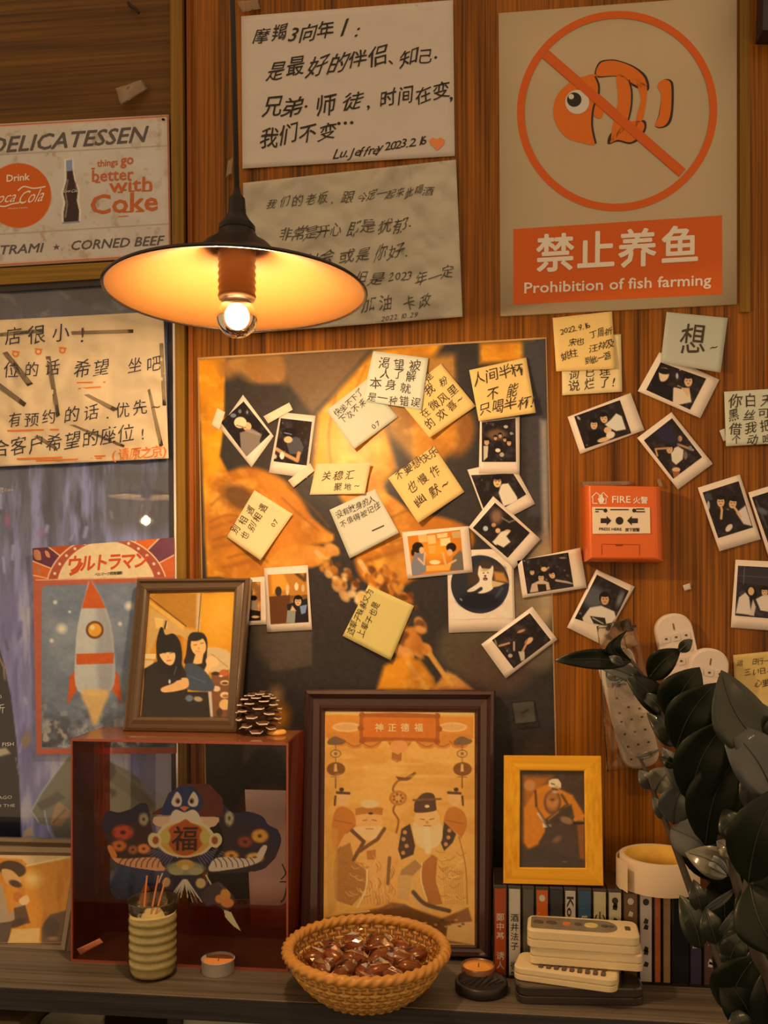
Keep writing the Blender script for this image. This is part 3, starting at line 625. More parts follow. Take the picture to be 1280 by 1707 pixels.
ik = Ink(s, 0.0006); ik.text('ベルマーク教育運動', (158, 960), (204, 957), 6, .02, narrow=1.0); ik.go('small_lettering', INK2, o)

# ------------------------------------------------------------------ big food poster
PP = [(329, 596), (911, 562), (934, 1500), (345, 1500)]
s = Sheet(PP, 0.0010, (0.003, 0, 0, 0), 0.0002, pw=6)
o = s.build('food_poster', paper('poster_white_edge', K(210, 150, 90)), n=24); tag(o, 'large brown and orange food poster of hands holding skewered meat, notes pinned all over it', 'poster')
cv = Canvas([(331, 599), (909, 565), (931, 1499), (347, 1499)], 2.2)
cv.fill((50, 40, 34)); O1 = (236, 142, 20); O2 = (196, 108, 22); O3 = (150, 84, 30)
cv.poly([(330, 600), (375, 597), (374, 700), (366, 760), (410, 850), (420, 960), (345, 962)], O1, 5)
cv._mix((cv.X < 372)*(cv.Y < 702)*1.0, (196, 112, 12), .6)
cv.poly([(372, 597), (480, 590), (474, 640), (440, 652), (400, 625), (376, 630)], (150, 96, 44), 18, 1, True)
cv.poly([(376, 640), (470, 640), (520, 690), (510, 900), (470, 860), (430, 800), (376, 720)], (52, 40, 32), 10)
cv.poly([(470, 590), (620, 580), (560, 650), (520, 690), (480, 640)], (112, 76, 44), 10)
cv.poly([(530, 690), (575, 640), (625, 585), (700, 572), (740, 570), (690, 640), (640, 700), (660, 780), (620, 830), (560, 800), (520, 790)], O1, 12)
cv.poly([(640, 600), (760, 590), (780, 700), (700, 780), (645, 720)], (160, 104, 46), 16)
cv.poly([(760, 575), (795, 573), (800, 720), (780, 860), (680, 900), (690, 840), (760, 760)], (52, 42, 36), 12)
cv.poly([(800, 572), (890, 567), (895, 600), (800, 606)], (214, 126, 24), 10); cv.ell(765, 720, 26, 40, O3, 10, 12, .9)
cv.poly([(870, 567), (911, 565), (920, 860), (880, 860)], (66, 56, 52), 10).poly([(900, 700), (912, 700), (916, 930), (905, 930)], (160, 140, 120), 8, .8)
# left fist
cv.poly([(345, 830), (400, 780), (470, 800), (520, 870), (500, 940), (440, 960), (370, 960)], O2, 10, 1, True)
cv.ell(425, 880, 80, 90, (206, 118, 30), 20, 16, .9); cv.ell(400, 830, 34, 20, (84, 52, 30), 30, 14, .8)
for a, b in (((352, 880), (420, 860)), ((356, 912), (430, 900)), ((372, 946), (440, 930))): cv.line([a, b], 4, (150, 78, 20), 8, .8)
cv.poly([(450, 940), (470, 915), (520, 908), (556, 922), (520, 946)], (214, 128, 40), 5, 1, True)
cv.poly([(440, 800), (540, 880), (556, 892), (548, 905), (500, 905), (450, 870)], (200, 112, 28), 6, 1, True).ell(553, 916, 14, 9, (218, 138, 60), 30, 4)
# thumb and fingers from the right
cv.poly([(600, 900), (700, 860), (780, 880), (780, 920), (700, 960), (650, 985), (600, 960)], O2, 8, 1, True).poly([(630, 930), (700, 905), (760, 900), (700, 950), (640, 975)], (226, 142, 44), 8, .9, True)
cv.line([(610, 935), (760, 890)], 5, (130, 68, 20), 8, .8)
cv.poly([(596, 850), (640, 822), (690, 862), (690, 890), (640, 905), (604, 896)], (210, 122, 30), 6, 1, True).poly([(556, 800), (620, 790), (646, 830), (620, 860), (585, 850)], O1, 10, .9, True)
cv.poly([(690, 690), (740, 680), (760, 740), (700, 790)], (206, 120, 26), 14, .8, True)
cv.line([(528, 920), (552, 945)], 9, (214, 150, 84), 3).line([(600, 936), (618, 965)], 8, (216, 160, 96), 3)
rg = random.Random(11)   # meat on skewers running down to the right
for i in range(95):
    t = rg.random(); x = 545 + 130*t + rg.uniform(-15, 18); y = 935 + 150*t + rg.uniform(-16, 16); c = rg.choice([(170, 94, 24), (120, 62, 16), (226, 160, 84), (196, 118, 36), (90, 46, 14), (240, 196, 130)]); r = rg.uniform(3, 10); cv.ell(x, y, r, r*.7, c, rg.uniform(0, 90), 4, .9)
for i in range(70):
    t = rg.random(); x = 622 + 65*t + rg.uniform(-18, 18); y = 950 + 75*t + rg.uniform(-14, 14); cv.ell(x, y, rg.uniform(4, 11), rg.uniform(4, 8), rg.choice([(190, 104, 24), (140, 74, 18), (232, 150, 60), (96, 50, 16)]), rg.uniform(0, 90), 4, .9)
for i in range(40): cv.ell(686+rg.uniform(-22, 24), 1070+rg.uniform(-36, 30), rg.uniform(6, 14), rg.uniform(5, 10), rg.choice([(150, 84, 40), (200, 116, 40), (110, 60, 26), (218, 140, 64)]), rg.uniform(0, 90), 4, .9)
cv.poly([(628, 1150), (640, 1110), (665, 1095), (700, 1100), (722, 1130), (728, 1150)], (222, 134, 26), 8, 1).poly([(720, 1150), (745, 1118), (760, 1125), (790, 1150)], (196, 120, 56), 6, 1)
cv.line([(680, 1105), (712, 1150)], 8, (226, 152, 60), 3).line([(716, 1090), (752, 1142)], 8, (228, 160, 76), 3)
for x, y, rx, ry, c in ((460, 1158, 10, 12, (160, 110, 56)), (466, 1195, 16, 22, (176, 100, 20)), (470, 1060, 46, 56, (86, 66, 48)), (790, 1080, 60, 50, (92, 72, 46)), (830, 1110, 60, 46, (84, 58, 40)), (900, 990, 26, 80, (160, 128, 92)), (910, 960, 24, 60, (176, 140, 100)), (900, 1090, 26, 28, (108, 86, 60)), (866, 1010, 30, 50, (136, 104, 70)), (452, 1350, 50, 40, (110, 62, 20)), (900, 1290, 40, 60, (70, 52, 34))): cv.ell(x, y, rx, ry, c, 0, 18, .8)
cv.poly([(446, 1058), (520, 1052), (520, 1110), (452, 1118)], (84, 64, 50), 3, .8)
org_ = np.clip((cv.col[..., 0]-120)/60, 0, 1)
cv._mix(org_*np.clip((cv.fbm(46, 60, 71, 4)-.45)*3.2, 0, 1), (150, 80, 18), .55); cv._mix(org_*np.clip((cv.fbm(30, 22, 75, 4)-.52)*4, 0, 1), (244, 172, 66), .5)
for p_ in ([(352, 842), (372, 826), (398, 822)], [(350, 870), (380, 858), (412, 866)], [(356, 900), (392, 892), (432, 906)], [(380, 930), (416, 922), (446, 936)], [(470, 830), (500, 858), (530, 884)], [(480, 812), (520, 846), (548, 878)], [(560, 660), (548, 720), (552, 780)], [(610, 610), (590, 660), (584, 720)], [(640, 868), (690, 848), (740, 846)], [(650, 905), (700, 890), (750, 888)]): cv.line(p_, 2.4, (120, 62, 16), 5, .6, True)
cv.grain(6, 3); cv.go('print', s, print_mat('food_print', .33, spec=.5), o)

o = prism('wall_bracket', [(1274, -60), (1330, -60), (1330, 52), (1271, 50)], 0.030, 0.0, BLK); tag(o, 'black wall bracket cut off by the top right corner', 'bracket')

# ================================================================== sticky notes
P_YEL = paper('yellow_note', K(226, 174, 96), .03); P_CRM = paper('cream_note', K(224, 182, 118), .03); P_BLU = paper('pale_blue_note', K(196, 178, 140), .03); P_GRN = paper('pale_green_note', K(204, 170, 92), .03)
def note(c, m, d, lift, lab, lines, size=16, ink=INK2, n=12):
    s = Sheet(c, d, lift, 0.0004); o = s.build('sticky_note', m, n=n); tag(o, lab, 'note', 'sticky notes')
    ik = Ink(s, 0.0006); ik.rg = random.Random(len(lab))
    for L in lines:
        t, p0, p1 = L[:3]; z = L[3] if len(L) > 3 else size
        if t == '/': ik.stroke([p0, lerp(p0, p1, .5), p1], 2.2)
        else: ik.text(t, p0, p1, z, .004, wob=.9)
    ik.go('handwriting', ink, o); return o
note([(612, 632), (663, 695), (590, 749), (544, 684)], P_BLU, .0042, (0, 0, .009, .003), 'pale blue diamond-turned note with two short lines, half under the blue-white note', [('快坐不下了', (562, 696), (606, 654), 13), ('下次不来', (570, 708), (612, 672), 13), ('07', (622, 716), (636, 706), 12)])
note([(735, 606), (793, 677), (716, 730), (662, 664)], P_YEL, .0044, (0, 0, .008, .004), 'yellow diamond-turned note with four slanting lines, behind the blue-white note', [('这是', (698, 650), (724, 626), 16), ('我粉', (708, 662), (752, 634), 17), ('在微风里', (704, 698), (766, 652), 17), ('的欢喜~', (712, 718), (776, 664), 17)])
note([(622, 585), (714, 597), (702, 683), (604, 668)], paper('blue_white_note', K(206, 186, 148), .03), .0060, (0, 0, .006, .002), 'blue-white note with four lines of writing, topmost in the cluster above the poster', [('渇望被', (626, 610), (704, 617), 20), ('人了解', (630, 628), (696, 636), 19), ('本身就', (614, 645), (688, 656), 20), ('是一种错误', (610, 666), (700, 678), 17)])
note([(782, 617), (877, 596), (893, 688), (798, 702)], P_YEL, .0060, (0, 0, .008, .004), 'yellow note about a half cup with three lines, above a small group photo', [('人间半杯', (788, 642), (876, 622), 24), ('不能', (806, 666), (868, 656), 22), ('只喝半杯!', (798, 692), (890, 676), 23)])
note([(527, 773), (612, 770), (620, 786), (608, 823)][0:1] + [(618, 772), (608, 823), (516, 825)], P_CRM, .0030, (.001, .010, .008, 0), 'small cream strip note with a curled right end and two lines', [('关稳汇', (534, 800), (592, 796), 17), ('聚地', (554, 818), (588, 815), 14), ('~', (590, 815), (606, 814), 14)])
note([(549, 850), (625, 815), (665, 888), (583, 931)], paper('grey_blue_note', K(202, 180, 142), .04), .0030, (0, .002, .008, .003), 'pale grey-blue note tilted left with a blue upper edge and a dash', [('没有纹身的人', (562, 864), (626, 836), 13), ('不值得被记住', (568, 880), (636, 846), 12), ('/', (620, 885), (640, 876))])
note([(723, 743), (774, 820), (697, 872), (647, 797)], P_YEL, .0040, (0, 0, .009, .003), 'yellow diamond-turned note in the poster centre with three slanted lines', [('不要想快乐', (662, 802), (732, 754), 17), ('也慢作', (680, 824), (738, 786), 19), ('幽默~', (694, 850), (752, 806), 21)])
note([(424, 817), (488, 857), (434, 934), (378, 895)], P_CRM, .0030, (0, .004, .012, .002), 'cream note tilted right at the left of the poster with two rising lines', [('别相遇', (392, 894), (426, 846), 15), ('也别相遇', (408, 904), (448, 842), 15), ('07', (456, 880), (464, 868), 11)])
note([(614, 975), (690, 1010), (651, 1101), (571, 1060)], P_GRN, .0030, (0, 0, .006, .002), 'pale green-yellow note lowest on the poster with two steep lines', [('这辈子躲躲又为', (586, 1060), (622, 984), 13), ('上辈子也是', (604, 1064), (634, 1006), 13)])
note([(936, 566), (1035, 557), (1037, 653), (937, 659)], P_CRM, .0016, (0, 0, .004, .003), 'cream note with an exclamation mark, half hidden under the dated yellow note', [('词已理', (942, 632), (1022, 624), 18), ('说烂了!', (944, 652), (1028, 644), 20)])
note([(921, 530), (1020, 519), (1026, 615), (927, 619)], P_YEL, .0030, (0, 0, .006, .003), 'yellow dated note with small handwriting just under the fish sign', [('2022.9.16', (934, 558), (984, 546), 13), ('宋也', (946, 576), (974, 574), 15), ('丁周祈', (984, 564), (1020, 556), 14), ('姚柱', (936, 600), (964, 594), 15), ('汪祥及', (982, 586), (1024, 578), 15), ('到此一游', (976, 608), (1018, 596), 13)])
note([(1111, 520), (1213, 530), (1201, 621), (1101, 604)], paper('blue_grey_note', K(176, 160, 128), .03), .0040, (0, 0, .008, .002), 'blue-grey note with one large character, right under the fish sign', [('想', (1122, 584), (1186, 584), 50), ('~', (1182, 584), (1198, 584), 20)])
note([(1207, 653), (1306, 647), (1310, 738), (1210, 744)], P_BLU, .0040, (0, 0, .005, .003), 'pale blue note with four lines cut off by the right edge', [('你白天', (1212, 680), (1290, 674), 22), ('黑丝可', (1210, 701), (1286, 695), 21), ('借我把', (1212, 722), (1290, 717), 21), ('个动吗', (1214, 741), (1292, 736), 18)])
tape([(1199, 718), (1208, 714), (1210, 734), (1206, 736)], 'white paper corner sticking out behind the note at the right edge', P_WHITE, .0022)
s = Sheet([(1222, 1092), (1312, 1083), (1318, 1180), (1226, 1186)], .0020, (0, 0, .004, .006), .0015)
o = s.build('old_label', paper('old_label_paper', K(206, 160, 86), .18, 60), n=14); tag(o, 'stained yellowed label behind the plant at the right edge', 'label')
ik = Ink(s, .0006); ik.text('运', (1226, 1110), (1240, 1109), 12, wob=.8); ik.text('日行一', (1252, 1108), (1282, 1106), 11, wob=.8); ik.text('三い日子', (1240, 1126), (1290, 1122), 12, wob=.8); ik.text('心里来', (1256, 1146), (1296, 1142), 13, wob=.8); ik.go('handwriting', INK2, o)
# pinkish paper seen through the amber box
s = Sheet([(408, 1316), (484, 1318), (486, 1578), (420, 1580)], .0060, (0, 0, 0, 0), .0006)
o = s.build('paper_sheet', paper('pink_white_paper', K(226, 180, 150)), n=8); tag(o, 'tall pinkish white paper on the wall, seen through the box beside the kite', 'paper')
ik = Ink(s, .0006); ik.stroke(spline([(470, 1440), (476, 1456), (468, 1466)], closed=False), 2); ik.stroke([(466, 1470), (482, 1470)], 2); ik.stroke(spline([(478, 1476), (474, 1496), (468, 1504)], closed=False), 2.4); ik.go('handwriting', INK2, o)

# ================================================================== instant photographs
CARD = mat('photo_card', K(226, 188, 150), .35, spec=.5); PIC = print_mat('photo_print', .15)
SKN = (214, 158, 104); SK2 = (190, 130, 78); DK = (34, 24, 22); WHT = (220, 190, 150)
Z7 = dict(org=(880, 500), sc=3.2); Z8 = dict(org=(880, 780), sc=3.2); Z3 = dict(org=(330, 560), sc=3.657); Z4 = dict(org=(600, 560), sc=3.765); Z5 = dict(org=(330, 800), sc=3.657); Z6 = dict(org=(640, 840), sc=4.267)
def polaroid(c, pic, d, lift, lab, ops, z=None, bg=DK, seed=1, speck=14, win=None):
    s = Sheet(c, d, lift, 0.0); o = s.build('instant_photo', CARD, n=8, thick=.0006); tag(o, lab, 'photo', 'instant photographs')
    cv = Canvas(pic, 1.0, **(z or {})); cv.fill(bg); cv.tint(cv.fbm(9, 9, seed, 3), tuple(min(255, q*1.5+14) for q in bg), .5, .8, .8)
    rg = random.Random(seed); k = cv.k
    xs = [p[0] for p in pic]; ys = [p[1] for p in pic]
    for i in range(speck):
        cx = rg.uniform(min(xs), max(xs)); cy = rg.uniform(min(ys), max(ys)); r = rg.uniform(.7, 2.4); cc = rg.choice([(120, 96, 74), (170, 140, 104), (90, 74, 66), (70, 60, 66)])
        X, Y = (cx-cv.o[0])*k, (cy-cv.o[1])*k; cv.ell(X, Y, r*k, r*k*.7, cc, rg.uniform(0, 90), 1.2, .6)
    for q in ops:
        t, a = q[0], q[1:]
        if t == 'e': cv.ell(*a)
        elif t == 'p': cv.poly(*a)
        elif t == 'l': cv.line(*a)
        elif t == 'face':       # x y size skin hair : head with hair, eyes and mouth
            x, y, r = a[:3]; sk = a[3] if len(a) > 3 else SKN; hc = a[4] if len(a) > 4 else (22, 16, 16); tl = a[5] if len(a) > 5 else 0
            cv.ell(x, y-r*.25, r*1.18, r*1.35, hc, tl); cv.ell(x, y+r*.1, r*.82, r*1.08, sk, tl); cv.ell(x, y-r*.85, r*.9, r*.42, hc, tl)
            cv.ell(x-r*.33, y-r*.05, r*.16, r*.09, (60, 36, 26), 0, .8); cv.ell(x+r*.33, y-r*.05, r*.16, r*.09, (60, 36, 26), 0, .8); cv.ell(x, y+r*.55, r*.24, r*.1, (150, 70, 56), 0, .8)
    cv.go('photo_print', s, PIC, o, e=.0004)
    return o
# left of the poster
polaroid([(405, 658), (456, 727), (419, 779), (366, 713)], [(406, 669), (450, 724), (411, 761), (368, 704)], .0030, (0, 0, 0, 0), 'small diagonal photo of a person in a pale cap, taped at its corner',
 [('p', [(255, 590), (330, 565), (390, 600), (375, 640), (385, 670), (300, 740), (262, 690)], (128, 104, 84)), ('e', 300, 552, 26, 26, SKN), ('e', 258, 528, 38, 34, (224, 186, 130)), ('l', [(236, 545), (290, 560)], 8, (150, 110, 80)), ('l', [(300, 575), (370, 600)], 16, (150, 122, 98)), ('e', 215, 485, 18, 12, (110, 110, 110)), ('e', 255, 460, 10, 12, (110, 106, 100)), ('e', 300, 465, 5, 10, (140, 130, 120))], Z3, seed=3)
polaroid([(467, 687), (526, 693), (512, 797), (448, 788)], [(468, 697), (520, 703), (511, 776), (456, 769)], .0036, (0, 0, 0, 0), 'small photo of a person bent over a cup, upright beside the capped one',
 [('p', [(560, 600), (620, 625), (645, 680), (630, 720), (560, 720), (540, 660)], (76, 66, 64)), ('e', 562, 592, 44, 30, (26, 18, 18)), ('e', 550, 632, 26, 20, SKN), ('l', [(615, 715), (605, 760), (530, 722), (480, 690)], 22, SK2, 3), ('e', 512, 730, 14, 22, (230, 210, 180)), ('e', 468, 735, 12, 14, (200, 160, 120)), ('l', [(525, 590), (570, 600)], 4, (150, 150, 160))], Z3, seed=4)
tape([(362, 680), (375, 687), (365, 717), (352, 709)], 'beige tape on the left corner of the capped-person photo', TAPE2, .0045, .0003, n=5)
tape([(439, 694), (482, 671), (488, 683), (447, 706)], 'beige tape at the top of the cup photo', TAPE2, .0050, .0003, n=5)
tape([(480, 801), (517, 772), (524, 785), (489, 813)], 'beige tape at the bottom right corner of the cup photo', TAPE2, .0050, .0003, n=5)
polaroid([(417, 963), (441, 961), (444, 1041), (400, 1043)], [(418, 970), (434, 970), (435, 1034), (404, 1036)], .0030, (0, 0, 0, 0), 'sliver of a photo between the dark photo frame and the bar photo', [('e', 340, 770, 22, 50, (150, 120, 90)), ('e', 340, 720, 20, 16, (30, 20, 16)), ('p', [(310, 790), (380, 800), (380, 860), (310, 860)], (40, 28, 22)), ('e', 350, 835, 24, 8, (210, 160, 100))], Z5, bg=(150, 92, 40), seed=5, speck=4)
polaroid([(440, 947), (513, 942), (520, 1050), (445, 1054)], [(446, 958), (510.5, 955), (514.6, 1037), (451, 1041)], .0036, (0, 0, 0, 0), 'upright photo of someone at a bar under hanging bottles, left on the poster',
 [('p', [(425, 577), (665, 565), (672, 700), (432, 712)], (186, 112, 36)), ('p', [(445, 570), (520, 570), (560, 660), (450, 700)], (222, 140, 44), 8), ('l', [(600, 570), (650, 610), (660, 570)], 22, (90, 56, 30), 6), ('p', [(436, 712), (560, 700), (560, 868), (442, 875)], (98, 52, 22)), ('p', [(540, 760), (672, 720), (675, 868), (560, 872)], (36, 26, 26)), ('e', 490, 680, 20, 30, (56, 46, 30)), ('e', 545, 670, 10, 34, (214, 176, 120)), ('e', 600, 650, 12, 24, (230, 196, 140)), ('e', 640, 660, 10, 22, (200, 160, 110)), ('face', 610, 740, 24, SKN), ('p', [(575, 765), (600, 800), (560, 800)], SKN), ('p', [(545, 795), (595, 798), (590, 872), (538, 872)], (140, 132, 112)), ('p', [(620, 770), (665, 760), (655, 810), (630, 820)], (120, 130, 150))], Z5, bg=(120, 74, 34), seed=6, speck=6)
# on the poster, right side
polaroid([(800, 697), (866, 694), (866, 790), (798, 789)], [(803, 704), (859, 697), (860, 770), (803, 770)], .0044, (0, 0, 0, 0), 'group photo of many people in the dark, hanging under the half-cup note',
 [('e', 860, 620, 60, 34, (110, 74, 44), 0, 10), ('face', 795, 665, 18), ('p', [(775, 690), (805, 690), (800, 760), (775, 785)], (200, 170, 130)), ('face', 935, 670, 16), ('face', 850, 640, 12), ('face', 880, 625, 12), ('face', 908, 650, 12), ('e', 870, 700, 30, 40, (30, 22, 22)), ('e', 865, 718, 16, 12, (226, 200, 160)), ('e', 890, 745, 14, 14, (180, 150, 120)), ('e', 915, 570, 14, 10, (180, 160, 130)), ('e', 950, 612, 10, 9, (150, 130, 110))], Z4, seed=7, speck=10)
polaroid([(779, 783), (852, 766), (892, 840), (815, 880)], [(785, 792), (855, 789), (877, 824), (812, 864)], .0036, (0, 0, 0, 0), 'photo of a person with glasses in a pale shirt, tucked under the group photo',
 [('p', [(885, 930), (930, 925), (985, 1010), (990, 1040), (900, 1070), (870, 985)], WHT, 3), ('face', 862, 915, 30, (220, 170, 110)), ('l', [(838, 905), (888, 905)], 5, (70, 40, 24), 2)], Z4, seed=8)
polaroid([(822, 827), (901, 899), (857, 948), (781, 879)], [(825, 838), (883, 888), (846, 930), (788, 880)], .0052, (0, 0, 0, 0), 'diagonal photo of a stretching person in a white shirt, above the dog photo',
 [('e', 800, 90, 40, 50, (130, 90, 60), 0, 14), ('p', [(790, 250), (830, 200), (880, 185), (900, 195), (870, 230), (900, 270), (850, 310), (790, 290), (770, 270)], (222, 190, 150), 3), ('e', 810, 190, 18, 18, SKN), ('e', 780, 150, 16, 14, SK2), ('e', 722, 175, 18, 18, (170, 170, 160)), ('p', [(800, 285), (850, 310), (890, 300), (870, 370), (830, 330)], (30, 22, 22)), ('l', [(840, 100), (890, 130), (940, 110)], 8, (150, 120, 96), 4), ('e', 880, 190, 20, 7, SKN)], Z6, seed=9)
polaroid([(745, 918), (855, 914), (859, 1051), (748, 1055)], [(748, 924), (852, 921), (855, 1030), (750, 1033)], .0034, (0, 0, 0, 0), 'square-format photo with a round picture of a white dog lying in the dark',
 [('e', 683, 572, 207, 207, (30, 30, 34), 0, 1.4), ('e', 683, 572, 204, 204, (42, 40, 44), 0, 1.4), ('p', [(590, 500), (700, 400), (860, 450), (870, 560), (600, 580)], (70, 48, 34), 12), ('p', [(780, 480), (850, 490), (885, 560), (790, 545)], (190, 120, 50), 8), ('e', 680, 690, 150, 60, (24, 24, 30), 0, 10),
  ('p', [(675, 450), (686, 440), (700, 460), (750, 462), (770, 440), (778, 455), (775, 500), (768, 540), (775, 600), (720, 632), (668, 634), (700, 610), (690, 590), (640, 620), (596, 625), (600, 610), (660, 570), (680, 540), (668, 500)], (232, 200, 156), 2.5, 1, True), ('p', [(765, 545), (860, 565), (820, 585), (770, 595)], (206, 160, 110), 3), ('e', 715, 470, 30, 12, (190, 140, 90), 0, 5, .7), ('e', 708, 492, 5, 4, DK), ('e', 738, 490, 5, 4, DK), ('e', 720, 512, 8, 6, DK), ('e', 720, 534, 16, 12, (70, 36, 26)), ('e', 720, 538, 9, 5, (200, 110, 90)), ('l', [(640, 605), (600, 616)], 2, (150, 110, 70)), ('e', 548, 680, 8, 4, (200, 190, 170), 40, 4), ('l', [(800, 660), (840, 600)], 10, (120, 110, 100), 10, .5)], Z6, bg=(226, 188, 150), seed=10, speck=0)
polaroid([(670, 887), (781, 877), (788, 954), (679, 965)], [(679, 894), (767, 883), (773, 950), (687, 960)], .0046, (0, 0, 0, 0), 'landscape photo of two people drinking at an orange wall covered in notes',
 [('p', [(160, 225), (545, 180), (570, 470), (200, 512)], (206, 112, 26)), ('e', 380, 330, 90, 60, (236, 140, 30), 0, 30), ('p', [(240, 215), (300, 210), (310, 270), (250, 275)], (216, 160, 90)), ('p', [(305, 225), (365, 220), (370, 280), (315, 290)], (222, 170, 96)), ('p', [(375, 215), (450, 205), (452, 235), (380, 245)], (226, 180, 110)), ('p', [(398, 248), (470, 240), (475, 295), (402, 300)], (232, 190, 120)), ('p', [(480, 200), (540, 195), (545, 240), (490, 245)], (190, 150, 80)), ('p', [(318, 300), (365, 296), (362, 350), (322, 352)], (216, 150, 70)),
  ('p', [(200, 400), (240, 340), (285, 345), (300, 420), (300, 480), (205, 505)], (122, 112, 108), 3, 1, True), ('e', 240, 310, 40, 38, (36, 22, 16)), ('e', 268, 330, 18, 24, SKN), ('e', 205, 345, 12, 25, (36, 22, 16)), ('l', [(245, 390), (285, 430), (290, 350)], 14, SKN, 3), ('p', [(490, 380), (540, 330), (568, 360), (570, 470), (470, 475)], (106, 88, 70), 3), ('e', 478, 310, 36, 34, (34, 20, 14)), ('e', 468, 345, 20, 24, SKN), ('l', [(510, 400), (440, 440), (420, 350)], 14, SKN, 3), ('e', 362, 415, 38, 16, (236, 196, 130)), ('p', [(300, 440), (480, 430), (460, 470), (300, 480)], (230, 150, 60))], Z6, bg=(200, 110, 30), seed=11, speck=0)
polaroid([(862, 935), (967, 913), (978, 980), (871, 997)], [(870, 933), (947, 921), (956, 978), (879, 990)], .0052, (0, 0, 0, 0), 'landscape photo of several friends in the dark, overlapping the poster right edge',
 [('face', 22, 555, 14), ('face', 70, 585, 18), ('face', 128, 570, 18, SKN, (22, 16, 16), -30), ('e', 85, 540, 16, 12, SKN), ('p', [(10, 665), (20, 620), (70, 595), (110, 610), (120, 650)], (196, 156, 118), 2), ('p', [(50, 620), (95, 620), (100, 660), (55, 662)], (40, 26, 22)), ('l', [(150, 600), (210, 610), (235, 620)], 12, (176, 140, 110), 2), ('l', [(110, 530), (95, 545)], 5, (200, 160, 120)), ('e', 185, 480, 20, 5, (130, 110, 90)), ('p', [(150, 610), (240, 620), (240, 640), (130, 650)], (44, 34, 30))], Z8, seed=12)
polaroid([(887, 1011), (929, 1066), (843, 1131), (802, 1074)], [(883, 1022), (918, 1067), (856, 1114), (820, 1067)], .0042, (0, 0, 0, 0), 'tilted photo of two people in a very dark room, lowest on the poster right side',
 [('e', 970, 890, 50, 26, (70, 50, 40), 20, 8), ('e', 975, 905, 30, 9, SK2, -20), ('l', [(820, 1010), (890, 990)], 14, SK2, 2), ('l', [(925, 985), (925, 1040)], 14, (180, 140, 110), 2), ('e', 1030, 975, 36, 18, SKN, -40), ('l', [(985, 1050), (1010, 1000)], 16, SK2, 2), ('p', [(955, 1050), (1000, 1050), (1000, 1110), (975, 1120)], (190, 160, 130), 2), ('e', 898, 1080, 16, 14, (180, 150, 120)), ('e', 795, 985, 6, 24, (150, 110, 80), -20), ('l', [(1020, 965), (1000, 1000)], 6, (110, 66, 36), 2)], Z6, seed=13, speck=5)
# on the wood
polaroid([(994, 949), (1058, 978), (1003, 1075), (945, 1046)], [(995, 958), (1048, 985), (1013, 1043), (958, 1030)][0:2] + [(1016, 1050), (958, 1031)], .0026, (0, 0, 0, .002), 'photo of a person in a printed white T-shirt, under the fire alarm',
 [('e', 350, 690, 60, 60, (84, 78, 74), 0, 20), ('face', 410, 700, 26, (200, 140, 90)), ('p', [(290, 800), (330, 745), (390, 735), (460, 765), (470, 800), (420, 860), (300, 840)], (214, 184, 150), 3), ('p', [(330, 790), (410, 800), (420, 845), (350, 830)], (44, 34, 30), 2), ('l', [(345, 800), (400, 830)], 6, (190, 160, 130), 2), ('e', 490, 700, 14, 40, (110, 100, 90), 20, 8)], Z8, seed=14)
polaroid([(946, 695), (1051, 655), (1074, 717), (967, 757)], [(957, 694), (1033, 667), (1052, 722), (975, 748)], .0024, (0, .002, 0, 0), 'landscape photo of two people with pale clothes, below the dated note',
 [('face', 352, 665, 22), ('face', 405, 632, 22, SKN, (22, 16, 16), -20), ('p', [(410, 665), (440, 640), (470, 605), (500, 620), (522, 690), (470, 700), (430, 680)], (214, 190, 160), 3), ('p', [(320, 700), (380, 690), (420, 720), (400, 760), (330, 780)], (20, 14, 16), 3), ('e', 425, 695, 20, 18, SKN), ('e', 405, 745, 36, 12, SKN, -15), ('e', 440, 720, 24, 18, (220, 190, 150), -20), ('e', 270, 630, 6, 12, (170, 150, 140), -40)], Z7, seed=15)
polaroid([(1099, 587), (1199, 633), (1167, 697), (1063, 652)], [(1101, 604), (1177, 631), (1150, 683), (1077, 650)], .0024, (0, 0, .002, 0), 'landscape photo of two people against black, half under the blue-grey note',
 [('e', 700, 420, 46, 60, (20, 14, 14)), ('p', [(700, 370), (740, 365), (752, 400), (735, 430), (705, 430)], (220, 176, 130), 3, 1, True), ('e', 725, 380, 34, 16, (22, 16, 14), 10), ('p', [(640, 480), (700, 440), (770, 460), (770, 550), (640, 520)], (24, 18, 18), 3), ('face', 855, 432, 26), ('p', [(775, 470), (800, 455), (830, 470), (860, 470), (872, 545), (800, 560), (772, 550)], (216, 180, 140), 3), ('p', [(815, 470), (860, 470), (855, 520)], SKN, 2), ('l', [(780, 460), (815, 470)], 10, (40, 30, 26), 2), ('e', 795, 405, 7, 16, (170, 160, 150)), ('e', 812, 372, 6, 6, (150, 130, 110))], Z7, seed=16, speck=3)
polaroid([(1119, 687), (1188, 773), (1130, 816), (1062, 730)], [(1120, 697), (1170, 762), (1122, 798), (1073, 734)], .0030, (0, 0, 0, 0), 'diagonal photo of a person with raised cup, directly above the fire alarm',
 [('p', [(760, 800), (800, 780), (830, 800), (825, 850), (790, 880), (768, 860)], (216, 186, 150), 3), ('face', 755, 795, 20), ('e', 810, 740, 12, 16, SK2), ('l', [(690, 830), (680, 795), (750, 790)], 10, SK2, 2), ('l', [(800, 770), (880, 800)], 12, (170, 120, 80), 2), ('e', 790, 905, 22, 12, SKN), ('p', [(770, 915), (810, 915), (805, 945), (778, 950)], (150, 84, 46), 2), ('e', 865, 790, 10, 12, (120, 120, 110)), ('e', 840, 830, 10, 22, (120, 90, 70)), ('e', 740, 720, 70, 40, (40, 34, 50), 40, 12)], Z7, seed=17)
